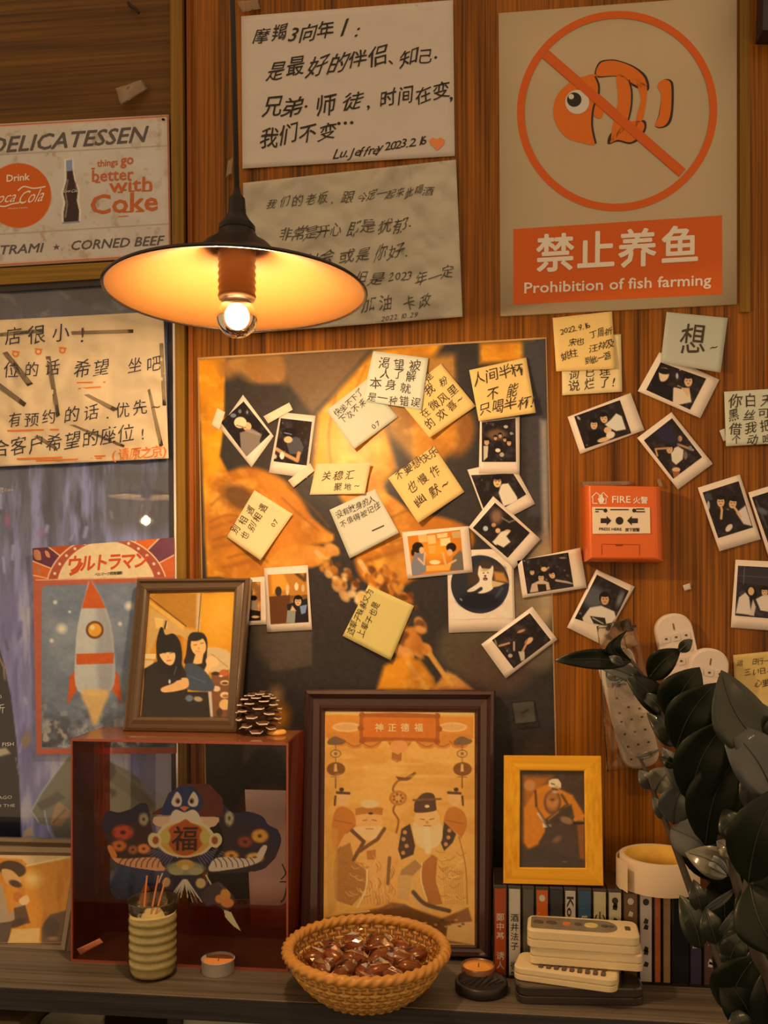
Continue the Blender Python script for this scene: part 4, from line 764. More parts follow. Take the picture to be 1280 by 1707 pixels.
polaroid([(1163, 813), (1233, 791), (1268, 899), (1199, 919)], [(1171, 821), (1231, 802), (1255, 879), (1197, 897)], .0026, (0, 0, 0, .002), 'photo of two women resting chins on hands, right of the fire alarm',
 [('face', 1028, 180, 24, SKN), ('face', 1092, 188, 24, SKN, (22, 16, 16), 15), ('p', [(985, 230), (1020, 215), (1070, 230), (1090, 300), (1000, 350)], (30, 22, 22), 3), ('l', [(1030, 270), (1034, 225), (1030, 210)], 12, SKN, 2), ('p', [(1110, 240), (1160, 200), (1195, 310), (1150, 300)], (212, 180, 150), 4), ('l', [(1135, 260), (1100, 210)], 12, SKN, 2), ('e', 1072, 320, 24, 14, (220, 180, 150), -50), ('p', [(940, 140), (975, 135), (985, 170), (950, 175)], (60, 60, 60), 3), ('e', 962, 200, 8, 24, (170, 160, 140))], Z8, seed=18)
polaroid([(1247, 821), (1316, 800), (1350, 905), (1281, 928)], [(1253, 829), (1312, 810), (1337, 886), (1280, 905)], .0034, (0, 0, 0, 0), 'dark photo cut off by the right edge, beside the two-women photo', [('e', 1250, 230, 30, 16, (90, 84, 80), 30, 6), ('l', [(1215, 170), (1275, 320)], 4, (90, 84, 80), 3)], Z8, seed=19)
polaroid([(1226, 933), (1330, 938), (1324, 1054), (1218, 1046)], [(1230, 943), (1324, 948), (1318, 1034), (1225, 1026)], .0026, (0, 0, .003, 0), 'wide photo of people in pale jackets, lowest at the right edge',
 [('p', [(1115, 530), (1280, 535), (1280, 630), (1115, 610)], (52, 44, 44)), ('l', [(1155, 530), (1150, 620)], 3, (110, 100, 90)), ('l', [(1115, 575), (1280, 585)], 2, (100, 90, 80)), ('e', 1190, 670, 30, 40, (20, 14, 14)), ('e', 1190, 658, 16, 22, SKN), ('p', [(1108, 775), (1125, 690), (1160, 665), (1180, 690), (1190, 785)], (216, 184, 150), 3), ('p', [(1180, 785), (1200, 700), (1215, 740), (1205, 790)], (206, 172, 140), 3), ('p', [(1215, 700), (1270, 670), (1300, 690), (1300, 770), (1240, 760)], (216, 184, 150), 3), ('face', 1262, 660, 20), ('face', 1330, 660, 22)], Z8, bg=(40, 30, 30), seed=20)

# ================================================================== fire alarm call point
RED = mat('alarm_red', K(212, 86, 26), .35, spec=.5, var=.04); RDK = mat('alarm_red_side', K(196, 76, 22), .35)
t = empty('fire_alarm', W(1036, 870, .02), 'orange-red fire alarm call point with a cream press-here panel, screwed to the wood', 'fire alarm')
bd = [(972, 808), (1098, 811), (1102, 935), (975, 934)]
o = prism('back_box', [(974, 809), (1100, 812), (1104, 938), (976, 936)], .026, 0.0, RDK, t); fixn(o)
B4 = [W(x, y, .026) for x, y in [(974, 809), (1100, 812), (1104, 938), (976, 936)]]; Tf = [W(x, y, .043) for x, y in [(984, 811), (1089, 813), (1092, 929), (986, 929)]]
m_ = MB(); 
N = 5; rings = []
for i in range(N+1):
    a = i/N*math.pi/2; rings.append([Vector((b.x+(q.x-b.x)*(1-math.cos(a)), b.y+(q.y-b.y)*math.sin(a), b.z+(q.z-b.z)*(1-math.cos(a)))) for b, q in zip(B4, Tf)])
v = [p for r in rings for p in r]; f = [(i*4+k, i*4+(k+1) % 4, i*4+4+(k+1) % 4, i*4+4+k) for i in range(N) for k in range(4)] + [(N*4, N*4+1, N*4+2, N*4+3)]
o = MB().add(v, f).go('front_cover', RED, t); fixn(o)
A = lambda x, y, e=0: W(x, y, .0432+e)
prism('label_panel', [(987, 845), (1083, 846), (1084, 889), (988, 890)], .0446, .0425, mat('alarm_cream', K(226, 186, 140), .5), t)
ik = Ink(A, .0018); 
for sx_, d_ in ((1002, 1), (1063, -1)):
    p = [(0, -4), (10, -4), (10, -8), (18, 0), (10, 8), (10, 4), (0, 4)]; ik.poly([((sx_-1 if d_ > 0 else sx_) + q[0]*d_, 868+q[1]) for q in p])
ik.disc(1032.5, 868, 6.5, n=24); ik.text('PRESS HERE', (998, 884), (1036, 884.5), 6.5, .02, line=True); ik.text('按下报警', (1042, 885.5), (1066, 885.5), 6.5, .02)
for x0, x1, y in ((992, 1006, 849), (992, 998, 853), (1017, 1048, 849.5), (1060, 1074, 848.5), (1060, 1075, 853)): ik.stroke([(x0, y), ((x0+x1)/2, y), (x1, y)], 2)
ik.disc(1009, 851, 3.4, n=14); ik.disc(1057, 851, 3.4, n=14); ik.go('black_printing', INK, t)
ik = Ink(A, .0004); ik.text('FIRE', (1019, 838), (1051, 838), 16, .012, line=True); ik.text('火警', (1055, 838.5), (1080, 838.5), 12.5, .02)
ik.stroke([(986, 829), (994, 821), (1000, 826)], 1.6); ik.stroke([(988, 829), (988, 839), (996, 839)], 1.6); ik.stroke([(998, 828), (1006, 821), (1013, 829)], 1.6); ik.stroke([(1010, 830), (1010, 839), (999, 839)], 1.6); ik.poly([(999, 838), (996, 832), (1001, 827), (1004, 820), (1005, 829), (1008, 832), (1005, 838)]); ik.go('white_printing', mat('alarm_print', K(246, 204, 166), .5), t)
ik = Ink(A, .0003); ik.stroke([(1026, 909), (1038, 909)], 2.4); ik.stroke([(1003, 907), (1066, 908)], .8); ik.stroke([(1003, 907), (1003, 925)], .8); ik.stroke([(1066, 908), (1066, 926)], .8); ik.go('key_slot', mat('alarm_slot', K(120, 52, 20), .5), t)
tape([(968, 803), (1050, 802), (1052, 808), (970, 812)], 'torn clear tape along the top edge of the fire alarm', TAPE, .004, .003)
tape([(1094, 798), (1100, 798), (1106, 812), (1099, 812)], 'torn clear tape at the right top corner of the fire alarm', TAPE, .004, .003, n=4)
tape([(1138, 976), (1150, 972), (1152, 982), (1141, 985)], 'tiny torn paper scrap on the wood under the fire alarm', P_WHITE, .002, .002, n=4)

# ================================================================== remote controls
RW = mat('remote_white', K(212, 174, 138), .4, spec=.5, var=.04, vscale=40); BTN = mat('remote_button', K(206, 170, 134), .45); BDK = mat('button_dark', K(84, 62, 44), .5)
def rpath(L, Wd, r0, r1, n=7):    # rounded outline in local x (0..L) y (-W/2..W/2): r0 start corner radius, r1 end
    P = []; h = Wd/2
    for cx, cy, r, a0 in ((L-r1, h-r1, r1, 0), ) : pass
    def arc(cx, cy, r, a0, a1): P.extend([(cx+r*math.cos(a0+(a1-a0)*i/n), cy+r*math.sin(a0+(a1-a0)*i/n)) for i in range(n+1)])
    arc(L-r1, -h+r1, r1, -math.pi/2, 0); arc(L-r1, h-r1, r1, 0, math.pi/2); arc(r0, h-r0, r0, math.pi/2, math.pi); arc(r0, -h+r0, r0, math.pi, 1.5*math.pi); return P
def slab(P, M, z0, z1, bev=.0012):  # rounded slab in local frame M(x,y,z) -> world
    n = len(P); c = (sum(p[0] for p in P)/n, sum(p[1] for p in P)/n); v = []
    def sh(k): return [(c[0]+(x-c[0])*(1-k/abs(max(.01, math.hypot(x-c[0], y-c[1])))), c[1]+(y-c[1])*(1-k/abs(max(.01, math.hypot(x-c[0], y-c[1]))))) for x, y in P]
    for k, z in ((bev, z0), (0, z0+bev), (0, z1-bev), (bev, z1)): v += [M(x, y, z) for x, y in sh(k)]
    f = [tuple(range(n-1, -1, -1)), tuple(range(3*n, 4*n))]
    for r in range(3):
        for i in range(n): j = (i+1) % n; f.append((r*n+i, r*n+j, r*n+n+j, r*n+n+i))
    return v, f
def wall_remote(p0, p1, wpx, d, lab, r0, r1, build):
    A0 = W(*p0, d); B0 = W(*p1, d); ax = (B0-A0); L = ax.length; ax.normalize(); Nn = Vector((0, -1, 0)); ay = Nn.cross(ax)
    wd = (W(p0[0]+wpx, p0[1], d)-A0).length
    M = lambda x, y, z: A0 + ax*x + ay*y + Nn*z
    t = empty('remote_control', A0 + ax*L/2, lab, 'remote control', 'remote controls')
    v, f = slab(rpath(L, wd, r0*wd, r1*wd), M, 0, .016, .003); fixn(MB().add(v, f).go('body', RW, t, False))
    build(t, M, L, wd); return t
def btn(t, M, x, y, lx, ly, z=.016, m=None, mark=True, h=.0012):
    v, f = slab(rpath(lx, ly, min(lx, ly)*.25, min(lx, ly)*.25, 2), lambda a, b, c: M(x-lx/2+a, y+b, z+c), -.0004, h, .0004); fixn(MB().add(v, f).go('button', m or BTN, t))
marks = None
def mk_marks(t, M, L, Q, sz=.0026, z=.0175):
    b = MB()
    for x, y in Q: v, f = slab(rpath(sz, sz*1.3, sz*.3, sz*.3, 1), lambda a, b_, c: M(x-sz/2+a, y+b_, z+c), 0, .0003, .0001); b.add(v, f)
    tag(fixn(b.go('button_marks', BDK, t)), kind='stuff')
def r_small(t, M, L, wd):
    Q = []
    for r in range(6):
        for c in (-1, 0, 1): x = .030+r*.0155; y = c*wd*.27; btn(t, M, x, y, .010, wd*.23); Q.append((x, y))
    mk_marks(t, M, L, Q)
    v, f = slab(rpath(.009, .002, .0008, .0008, 1), lambda a, b, c: M(.012+a, b, .016+c), 0, .0003, .0001); fixn(MB().add(v, f).go('brand_mark', mat('brand_brown', K(120, 80, 44), .5), t))
wall_remote((1114, 1023), (1150, 1190), 62, .002, 'upright white remote control with rounded top, taped on the wood under the fire alarm', .46, .25, r_small)
wall_remote((1182, 1080), (1160, 1240), 64, .0195, 'white remote control second from the right, its lower half behind leaves', .46, .2, r_small)
def r_long(t, M, L, wd):
    Q = []
    for r in range(4):
        for c in (-1, 0, 1): x = L*.60+r*.0165; y = c*wd*.28; btn(t, M, x, y, .010, wd*.22); Q.append((x, y))
    for x, y in ((L*.28, 0), (L*.41, -wd*.24), (L*.41, wd*.24), (L*.5, 0), (L*.53, -wd*.27), (L*.53, wd*.27), (L*.93, 0), (L*.97, 0)): Q.append((x, y))
    mk_marks(t, M, L, Q)
    c = M(L*.38, 0, .016); R_ = .009; b = MB()
    for rr, h in ((.013, .0012), (.0085, .0022)):
        n = 24; vs = [M(L*.38+rr*math.cos(2*math.pi*i/n), rr*math.sin(2*math.pi*i/n), .0158) for i in range(n)] + [M(L*.38+rr*.93*math.cos(2*math.pi*i/n), rr*.93*math.sin(2*math.pi*i/n), .016+h) for i in range(n)]
        fixn(mk('dial', vs, [tuple(range(n, 2*n))] + [(i, (i+1) % n, n+(i+1) % n, n+i) for i in range(n)], BTN, t))
    btn(t, M, L*.24, -wd*.22, .008, wd*.2); btn(t, M, L*.24, wd*.22, .008, wd*.2)
wall_remote((1018, 1076), (1070, 1276), 62, .004, 'long white remote control with a ring dial, hanging in a clear plastic pouch', .42, .38, r_long)
ik = Ink(lambda x, y, e: W(x, y, .022+e), .0004); ik.ring(1024, 1124, 12, 14.5, 20, ky=.8); ik.stroke([(1024, 1112), (1026, 1136)], 2.4); ik.stroke([(1018, 1119), (1034, 1118)], 2.2); ik.text('PE', (1019, 1147), (1034, 1145), 12, .01, line=True)
o = ik.go('label_writing', mat('blue_black_ink', K(50, 56, 66), .5), None); tag(o, 'blue-black marker scrawl on the white sticker of the long remote', 'writing')
o = Sheet([(1005, 1112), (1038, 1108), (1044, 1142), (1012, 1146)], .0212).build('sticker', paper('white_sticker', K(206, 190, 166)), n=2, thick=.0002); tag(o, 'small white sticker with blue scrawl near the top of the long remote', 'sticker')
PCH = clear('plastic_pouch', (.985, .975, .95), haze=.03, hazecol=(.7, .55, .4), rough=.08)
s = Sheet([(996, 1046), (1060, 1042), (1112, 1278), (1012, 1286)], .0240, (0, 0, 0, 0), .0045); o = s.build('plastic_pouch', PCH, n=24, thick=.0002); tag(o, 'wrinkled clear plastic pouch holding the long remote against the wood', 'pouch')
ed = MB().tube([W(1012, 1285, .016), W(1060, 1282, .017), W(1098, 1280, .016)], .0009, 6).go('pouch_hem', PCH, o)
ed = MB().tube([W(1003, 1100, .018), W(1008, 1200, .018), W(1012, 1285, .016)], .0007, 6).go('pouch_hem', PCH, o)
# crumpled clear film sticking out above the long remote
s = Sheet([(994, 1044), (1050, 1030), (1064, 1076), (1002, 1092)], .024, (0, .004, 0, 0), .022); o = s.build('crumpled_film', clear('crumpled_film', (.97, .95, .92), haze=.10, hazecol=(.72, .58, .42), rough=.12), n=16, thick=.0002); tag(o, 'crumpled shiny clear film on top of the long remote, under the T-shirt photo', 'plastic film')
s = Sheet([(852, 1172), (890, 1168), (894, 1204), (858, 1208)], .0035, (0, 0, 0, 0), .006); o = s.build('tape_piece', clear('glint_film', (.97, .97, .95), haze=.03, hazecol=(.6, .66, .6), rough=.06), n=12, thick=.0002); tag(o, 'small shiny film scrap on the dark lower right of the food poster', 'tape', 'bits of tape')  # added film patch in place of reflected glints on the poster

# ================================================================== frames
def qlerp(o, i, t): return lerp(o, i, t)
def picture_frame(name, S, outer, inner, prof, depth, rail, lab, paint, cat='picture frame', inner_lip=None, back=None, glass=True, pr=0.35, group=None):
    # outer / inner: TL TR BR BL pixels on the leaning plane S; prof: (t, height) from the outer to the inner edge
    cen = sum((S(*p) for p in outer), Vector())/4
    t = empty(name, cen, lab, cat, group)
    for k in range(4):
        j = (k+1) % 4; v = []; n = len(prof)+1
        for (o, i) in ((outer[k], inner[k]), (outer[j], inner[j])):
            v.append(S(o[0], o[1], 0) - S.n*depth)
            for (q, h) in prof: p = lerp(o, i, q); b = S(p[0], p[1], 0); v.append(b + S.n*h)
        v += [S(*inner[k]) - S.n*depth, S(*inner[j]) - S.n*depth]
        f = [(a, n+a, n+a+1, a+1) for a in range(n-1)] + [(n-1, 2*n-1, 2*n+1, 2*n), (2*n, 2*n+1, n, 0), tuple([2*n]+list(range(n-1, -1, -1)) if False else list(range(n-1, -1, -1))+[2*n]), tuple(list(range(n, 2*n))+[2*n+1])]
        fixn(mk('frame_rail', v, f, rail if not isinstance(rail, dict) else rail[k], t))
    q = [S(x, y, 0) - S.n*(depth-.001) for x, y in outer]; fixn(mk('backboard', q + [p - S.n*.002 for p in q], [(0, 1, 2, 3), (7, 6, 5, 4), (0, 4, 5, 1), (1, 5, 6, 2), (2, 6, 7, 3), (3, 7, 4, 0)], back or DARKW, t))
    cv = Canvas(inner, 1.15); paint(cv); cv.go('picture', lambda x, y, e=0: S(x, y, 0) - S.n*(depth*.45-e) if True else None, print_mat('picture_print_%d' % int(pr*100), pr, spec=.5), t, e=0)
    if glass:
        q = [S(x, y, 0) - S.n*(depth*.25) for x, y in inner]; mk('glass_pane', q, [(0, 1, 2, 3)], clear('frame_glass', (.99, .99, .98)), t)
    return t
FR1 = mat('frame_dark_bronze', K(86, 58, 34), .28, spec=.6, coat=.4, var=.12, vscale=30); FR2 = mat('frame_mahogany', K(62, 32, 24), .3, spec=.6, coat=.5); FRY = wood('frame_pine', K(196, 118, 12), K(232, 150, 28), rough=.45); FRYH = wood('frame_pine_flat', K(196, 118, 12), K(232, 150, 28), axis='x', rough=.45)
BTOP = SHELF + 0.274           # top of the amber box

# dark photo frame standing on the box
def paint_two(c):
    c.fill((206, 130, 26)); c.tint(c.fbm(20, 80, 4, 3), (172, 100, 18), .45, .75, .8)
    Z = (180, 940); c.o = Z; c.k = 3.765; c.sf = .5
    c.poly([(580, 180), (785, 180), (770, 560), (600, 520), (545, 430)], (214, 136, 22), 3).ell(700, 300, 90, 130, (226, 160, 52), 20, 80, .7)
    c.poly([(250, 190), (575, 180), (560, 400), (480, 390)], (176, 112, 30), 4).poly([(250, 260), (440, 390), (560, 420), (500, 480), (440, 440), (300, 440), (230, 600)], (198, 148, 78), 5)
    c.poly([(250, 225), (440, 355), (470, 385), (460, 410), (250, 250)], (216, 156, 66), 3).line([(560, 190), (556, 400)], 26, (200, 160, 110), 8).line([(576, 180), (556, 420)], 5, (96, 60, 26), 2).line([(252, 206), (480, 385)], 8, (110, 66, 26), 3)
    c.poly([(280, 330), (340, 340), (330, 400), (290, 400)], (220, 170, 90), 3).poly([(222, 560), (290, 560), (285, 595), (222, 590)], (224, 184, 120), 2).poly([(220, 600), (276, 600), (270, 630), (220, 650)], (214, 170, 106), 2)
    c.poly([(600, 530), (680, 520), (760, 560), (760, 680), (640, 680), (600, 600)], (206, 164, 108), 5, 1, True).line([(640, 560), (740, 640)], 5, (160, 116, 70), 4, .8)
    c.poly([(640, 690), (750, 660), (750, 960), (640, 960)], (120, 70, 38), 4)
    for x, y, rx, ry, q in ((665, 684, 26, 12, (60, 34, 20)), (720, 680, 30, 22, (186, 90, 40)), (725, 742, 30, 16, (220, 170, 110)), (725, 745, 20, 8, (90, 50, 26)), (672, 780, 24, 18, (216, 176, 130)), (725, 820, 30, 20, (226, 180, 120)), (728, 826, 20, 10, (160, 100, 50)), (725, 880, 36, 34, (222, 166, 96)), (690, 930, 20, 26, (70, 44, 26)), (700, 700, 12, 6, (230, 190, 140))): c.ell(x, y, rx, ry, q, 0, 3)
    c.poly([(480, 560), (500, 440), (560, 425), (610, 460), (612, 560), (600, 660), (540, 640), (470, 620)], (34, 24, 24), 3, 1, True).ell(558, 510, 48, 62, (226, 166, 92), -12, 3).ell(545, 452, 52, 26, (34, 24, 24), -12, 4).poly([(540, 560), (590, 560), (580, 620), (520, 630)], (224, 166, 96), 3)
    c.line([(530, 505), (548, 502)], 4, (90, 50, 30), 2).line([(572, 496), (590, 490)], 4, (90, 50, 30), 2).line([(540, 545), (568, 545)], 6, (214, 120, 90), 2).ell(560, 525, 6, 8, (206, 140, 76), 0, 4)
    c.ell(645, 610, 42, 34, (226, 172, 106), 20, 3).line([(600, 690), (635, 620)], 34, (226, 172, 106), 4)
    c.poly([(470, 640), (530, 620), (600, 670), (650, 740), (650, 790), (560, 795), (480, 770)], (58, 66, 74), 4, 1, True).line([(500, 700), (600, 740)], 6, (84, 96, 104), 5, .8)
    c.poly([(215, 655), (290, 610), (440, 600), (480, 680), (490, 800), (620, 800), (635, 960), (195, 960), (212, 750)], (34, 26, 24), 4)
    c.poly([(300, 620), (292, 500), (315, 400), (335, 398), (350, 440), (400, 432), (440, 480), (455, 560), (450, 640), (440, 700), (380, 690), (310, 680)], (24, 18, 20), 3, 1, True).poly([(315, 560), (400, 550), (412, 580), (400, 620), (375, 632), (340, 610)], (228, 172, 106), 3, 1, True).poly([(310, 480), (440, 480), (410, 540), (312, 560)], (24, 18, 20), 3)
    c.line([(330, 552), (350, 555)], 4, (60, 34, 26), 2).line([(378, 556), (398, 552)], 4, (60, 34, 26), 2).line([(360, 605), (384, 600)], 7, (196, 80, 60), 2).ell(368, 580, 5, 7, (206, 142, 80), 0, 3).line([(345, 400), (355, 355)], 10, (40, 30, 26), 3).line([(357, 400), (362, 360)], 5, (226, 190, 140), 2)
    c.poly([(325, 775), (400, 745), (440, 715), (490, 715), (492, 770), (420, 795), (335, 802)], (222, 160, 92), 3, 1, True).poly([(398, 700), (450, 690), (450, 722), (400, 735)], (30, 26, 28), 3).ell(376, 735, 7, 14, (190, 180, 170), 0, 2).line([(420, 640), (405, 690)], 5, (110, 116, 128), 5, .7)
    c.ell(500, 840, 24, 20, (96, 104, 110), 0, 4).ell(556, 845, 28, 16, (170, 140, 100), 10, 4).poly([(620, 800), (640, 800), (650, 960), (634, 960)], (196, 170, 140), 3).grain(5)
S1 = Tilt(BTOP, .083, BTOP+.20, .036)
picture_frame('photo_frame', S1, [(228, 964), (416, 963), (395, 1222), (204, 1219)], [(247, 988), (388, 985), (376, 1194), (231, 1193)], [(0, -.003), (.06, .001), (.22, .003), (.34, -.001), (.46, -.0005), (.72, .0015), (.86, 0), (1, -.006)], .014, FR1, 'dark bronze frame with two friends photographed, standing on the amber box', paint_two)

# deity print in a mahogany frame
def paint_deity(c):
    c.fill((226, 160, 72)); c.tint(c.fbm(60, 24, 4, 3), (214, 142, 52), .45, .7, .8)
    c.o = (490, 1130); c.k = 3.483; c.sf = .42; L = c.line; P = c.poly; E = c.ell
    P([(175, 215), (1040, 225), (1040, 350), (175, 345)], (214, 128, 40), 3); P([(180, 190), (1040, 198), (1040, 215), (180, 208)], (214, 170, 100), 2)
    for x in (300, 920): E(x, 285, 85, 28, (226, 172, 100), 0, 3); E(x, 285, 70, 20, (216, 152, 84), 0, 4)
    for cx, cy in ((260, 360), (350, 372), (440, 374), (610, 385), (770, 374), (860, 372), (960, 372)): P([(cx-70, cy-40), (cx+70, cy-40), (cx+45, cy+25), (cx, cy+38), (cx-45, cy+25)], (206, 122, 40), 3, 1, True); L([(cx-60, cy-5), (cx, cy+26), (cx+60, cy-5)], 5, (160, 86, 26), 3, 1, True)
    E(605, 400, 52, 40, (220, 140, 70), 0, 3); P([(565, 430), (600, 445), (622, 432), (620, 480), (592, 492), (562, 476)], (172, 98, 32), 3)
    P([(378, 205), (610, 200), (838, 210), (845, 290), (838, 376), (610, 362), (378, 374), (372, 290)], (170, 84, 22), 3); P([(395, 225), (820, 232), (820, 350), (395, 342)], (206, 104, 24), 3)
    for x, y in ((390, 215), (830, 220), (390, 365), (828, 368), (382, 290), (840, 296)): E(x, y, 18, 18, (160, 78, 22), 0, 3)
    for X in (235, 975):
        P([(X-48, 370), (X-30, 350), (X, 338), (X+30, 350), (X+60, 365), (X+35, 385), (X-35, 388)], (120, 84, 48), 3, 1, True); E(X, 440, 32, 24, (150, 92, 36), 0, 2); E(X, 440, 26, 18, (214, 160, 84), 0, 2); P([(X-9, 431), (X+9, 431), (X+9, 449), (X-9, 449)], (150, 92, 36), 1.5)
        E(X+2, 530, 54, 40, (130, 74, 26), 0, 3); P([(X-6, 500), (X+6, 500), (X+10, 545), (X-10, 545)], (216, 164, 90), 2); L([(X, 560), (X, 640)], 8, (132, 80, 34), 3); L([(X, 388), (X, 420)], 4, (120, 76, 36), 2); L([(X, 462), (X, 495)], 4, (120, 76, 36), 2); L([(X-28, 575), (X+28, 578)], 5, (150, 92, 40), 2)
    # attendants
    for X, s_ in ((280, 1), (930, -1)):
        E(X, 700, 38, 46, (228, 166, 96), 0, 3); L([(X-36, 668), (X+34, 672)], 16, (96, 58, 30), 3); E(X-10*s_, 650, 14, 12, (70, 44, 24), 0, 3); L([(X+46*s_*-1, 690), (X+50*s_*-1, 740)], 12, (96, 58, 30), 3)
        P([(X-50, 780), (X, 750), (X+60, 790), (X+70, 870), (X+20, 960), (X-50, 1000), (X-70, 900)], (196, 112, 34), 4, 1, True); L([(X-50, 830), (X+50, 850)], 6, (160, 88, 28), 4)
    # staff
    L([(590, 900), (602, 830), (572, 770), (600, 700), (570, 650), (600, 600), (660, 590), (700, 555)], 12, (150, 88, 30), 3, 1, True); E(600, 700, 52, 44, (190, 112, 40), 0, 4); E(600, 700, 36, 30, (216, 146, 70), 0, 4)
    for a in range(7): E(600+26*math.cos(a*.9), 700+22*math.sin(a*.9), 8, 8, (150, 84, 28), 0, 3)
    P([(585, 572), (640, 580), (700, 545), (690, 575), (650, 600), (600, 592)], (120, 72, 34), 3)
    # left figure
    P([(290, 910), (350, 860), (520, 870), (600, 920), (612, 1020), (580, 1080), (560, 1300), (300, 1330), (235, 1290), (228, 1100), (250, 980)], (222, 156, 74), 4); P([(240, 1000), (320, 960), (345, 1070), (410, 1120), (420, 1230), (330, 1330), (240, 1300), (228, 1120)], (170, 106, 40), 5)
    E(432, 850, 78, 92, (226, 160, 82), 0, 4); P([(355, 870), (510, 870), (500, 920), (440, 950), (370, 920)], (226, 176, 110), 4, 1, True); P([(350, 760), (430, 745), (512, 758), (508, 800), (430, 790), (352, 800)], (186, 108, 36), 3); E(435, 735, 56, 24, (220, 178, 112), 0, 6); E(440, 790, 14, 7, (60, 36, 24), 0, 2)
    L([(395, 832), (418, 828)], 5, (140, 84, 34), 2); L([(450, 828), (474, 832)], 5, (140, 84, 34), 2); L([(412, 880), (456, 880)], 5, (180, 96, 46), 3)
    L([(330, 890), (400, 955), (340, 1060)], 22, (110, 66, 34), 3); L([(520, 880), (480, 940), (360, 1020)], 22, (120, 72, 34), 3)
    P([(415, 1010), (470, 1000), (470, 1060), (420, 1060)], (176, 96, 34), 4, .8); L([(420, 1100), (440, 1300)], 5, (190, 130, 60), 4); L([(550, 1050), (540, 1200)], 20, (130, 84, 46), 4)
    for i in range(16): L([(250+i*18, 1180+i % 3*20), (262+i*18, 1320)], 4, (176, 112, 46), 5, .55)
    # right figure
    P([(620, 880), (680, 840), (860, 840), (960, 920), (1000, 1100), (1010, 1330), (870, 1340), (780, 1340), (640, 1280), (600, 1180), (600, 960)], (222, 158, 70), 4); P([(620, 880), (670, 850), (700, 980), (690, 1030), (620, 1060), (600, 1000)], (74, 48, 34), 4); P([(870, 840), (940, 910), (920, 960), (870, 1010), (850, 960)], (74, 48, 34), 4)
    for x, y in ((640, 900), (632, 940), (650, 980), (630, 1020), (900, 890), (895, 930), (880, 970)): E(x, y, 12, 12, (196, 130, 66), 0, 3)
    E(770, 830, 76, 74, (230, 170, 96), 0, 4); P([(690, 840), (740, 870), (800, 870), (850, 850), (860, 930), (830, 980), (770, 1000), (720, 980), (690, 920)], (226, 182, 116), 4, 1, True); L([(768, 880), (775, 1010)], 34, (230, 190, 130), 10)
    P([(700, 720), (735, 680), (770, 668), (810, 680), (822, 740), (815, 775), (705, 785), (695, 750)], (86, 54, 34), 3, 1, True); L([(690, 712), (850, 705)], 12, (120, 76, 44), 3); E(770, 748, 14, 9, (226, 186, 130), 0, 2)
    L([(730, 822), (755, 826)], 5, (140, 84, 34), 2); L([(785, 826), (810, 820)], 5, (140, 84, 34), 2); E(770, 842, 9, 8, (200, 130, 66), 0, 3); L([(752, 862), (790, 862)], 5, (170, 92, 40), 2)
    P([(735, 1090), (800, 1030), (830, 1050), (820, 1180), (860, 1320), (780, 1330), (740, 1200)], (176, 100, 36), 4); L([(740, 1080), (735, 1180), (770, 1300)], 8, (228, 186, 120), 3, 1, True); P([(620, 1120), (700, 1060), (740, 1100), (680, 1160), (600, 1180)], (170, 118, 62), 4); L([(690, 1180), (700, 1290), (780, 1380)], 26, (216, 156, 84), 4); P([(600, 1150), (680, 1150), (660, 1300), (600, 1290)], (206, 150, 80), 5)
    for i in range(9): L([(860+i*14, 1080+i*6), (880+i*13, 1320)], 4, (184, 118, 44), 5, .6)
    L([(690, 1250), (760, 1320), (900, 1360)], 24, (96, 62, 40), 5, 1, True)
    P([(175, 1400), (500, 1340), (560, 1310), (640, 1320), (820, 1420), (1010, 1340), (1040, 1440), (1040, 1560), (175, 1500)], (140, 82, 34), 8); P([(420, 1370), (640, 1330), (900, 1420), (880, 1500), (420, 1440)], (112, 66, 32), 10); L([(220, 1350), (330, 1372), (430, 1360)], 12, (220, 166, 96), 5); P([(890, 1440), (1045, 1420), (1050, 1560), (880, 1530)], (220, 160, 82), 6)
    for i in range(22): E(560+i*20, 1410+(i*37 % 50), 10, 6, ((66, 48, 48), (206, 150, 84), (96, 60, 40))[i % 3], 0, 4, .8)
    rr_ = random.Random(2)
    for i in range(26):
        x = 240+rr_.uniform(0, 150); y = 1060+rr_.uniform(0, 220); L([(x, y), (x+18, y+rr_.uniform(10, 30)), (x+48, y+rr_.uniform(0, 26))], 4, rr_.choice([(150, 88, 30), (236, 178, 96)]), 3, .7, True)
    for i in range(30):
        x = 820+rr_.uniform(0, 150); y = 1000+rr_.uniform(0, 300); L([(x, y), (x+24, y+rr_.uniform(6, 26)), (x+56, y+rr_.uniform(-10, 14))], 4, rr_.choice([(170, 104, 34), (240, 188, 100)]), 3, .7, True)
    for i in range(24):
        x = 430+rr_.uniform(0, 150); y = 1010+rr_.uniform(0, 290); L([(x, y), (x+12, y+26), (x+4, y+52)], 4, rr_.choice([(170, 104, 34), (240, 188, 110), (150, 84, 40)]), 3, .7, True)
    for i in range(16):
        x = 200+rr_.uniform(0, 800); y = 430+rr_.uniform(0, 180); E(x, y, rr_.uniform(20, 60), 7, (236, 178, 96), 0, 10, .5)
    L([(300, 905), (350, 860)], 6, (150, 92, 36), 3); L([(360, 1340), (410, 1235), (420, 1120)], 8, (240, 196, 130), 3, 1, True); L([(235, 1290), (228, 1100), (262, 985)], 6, (150, 92, 36), 3, 1, True); L([(1005, 1320), (995, 1100), (955, 925)], 6, (170, 104, 40), 3, 1, True)
    P([(175, 860), (250, 880), (240, 1350), (190, 1400)], (206, 140, 56), 12, .7); c.grain(5)
SD = Tilt(SHELF, .090, SHELF+.335, .028)
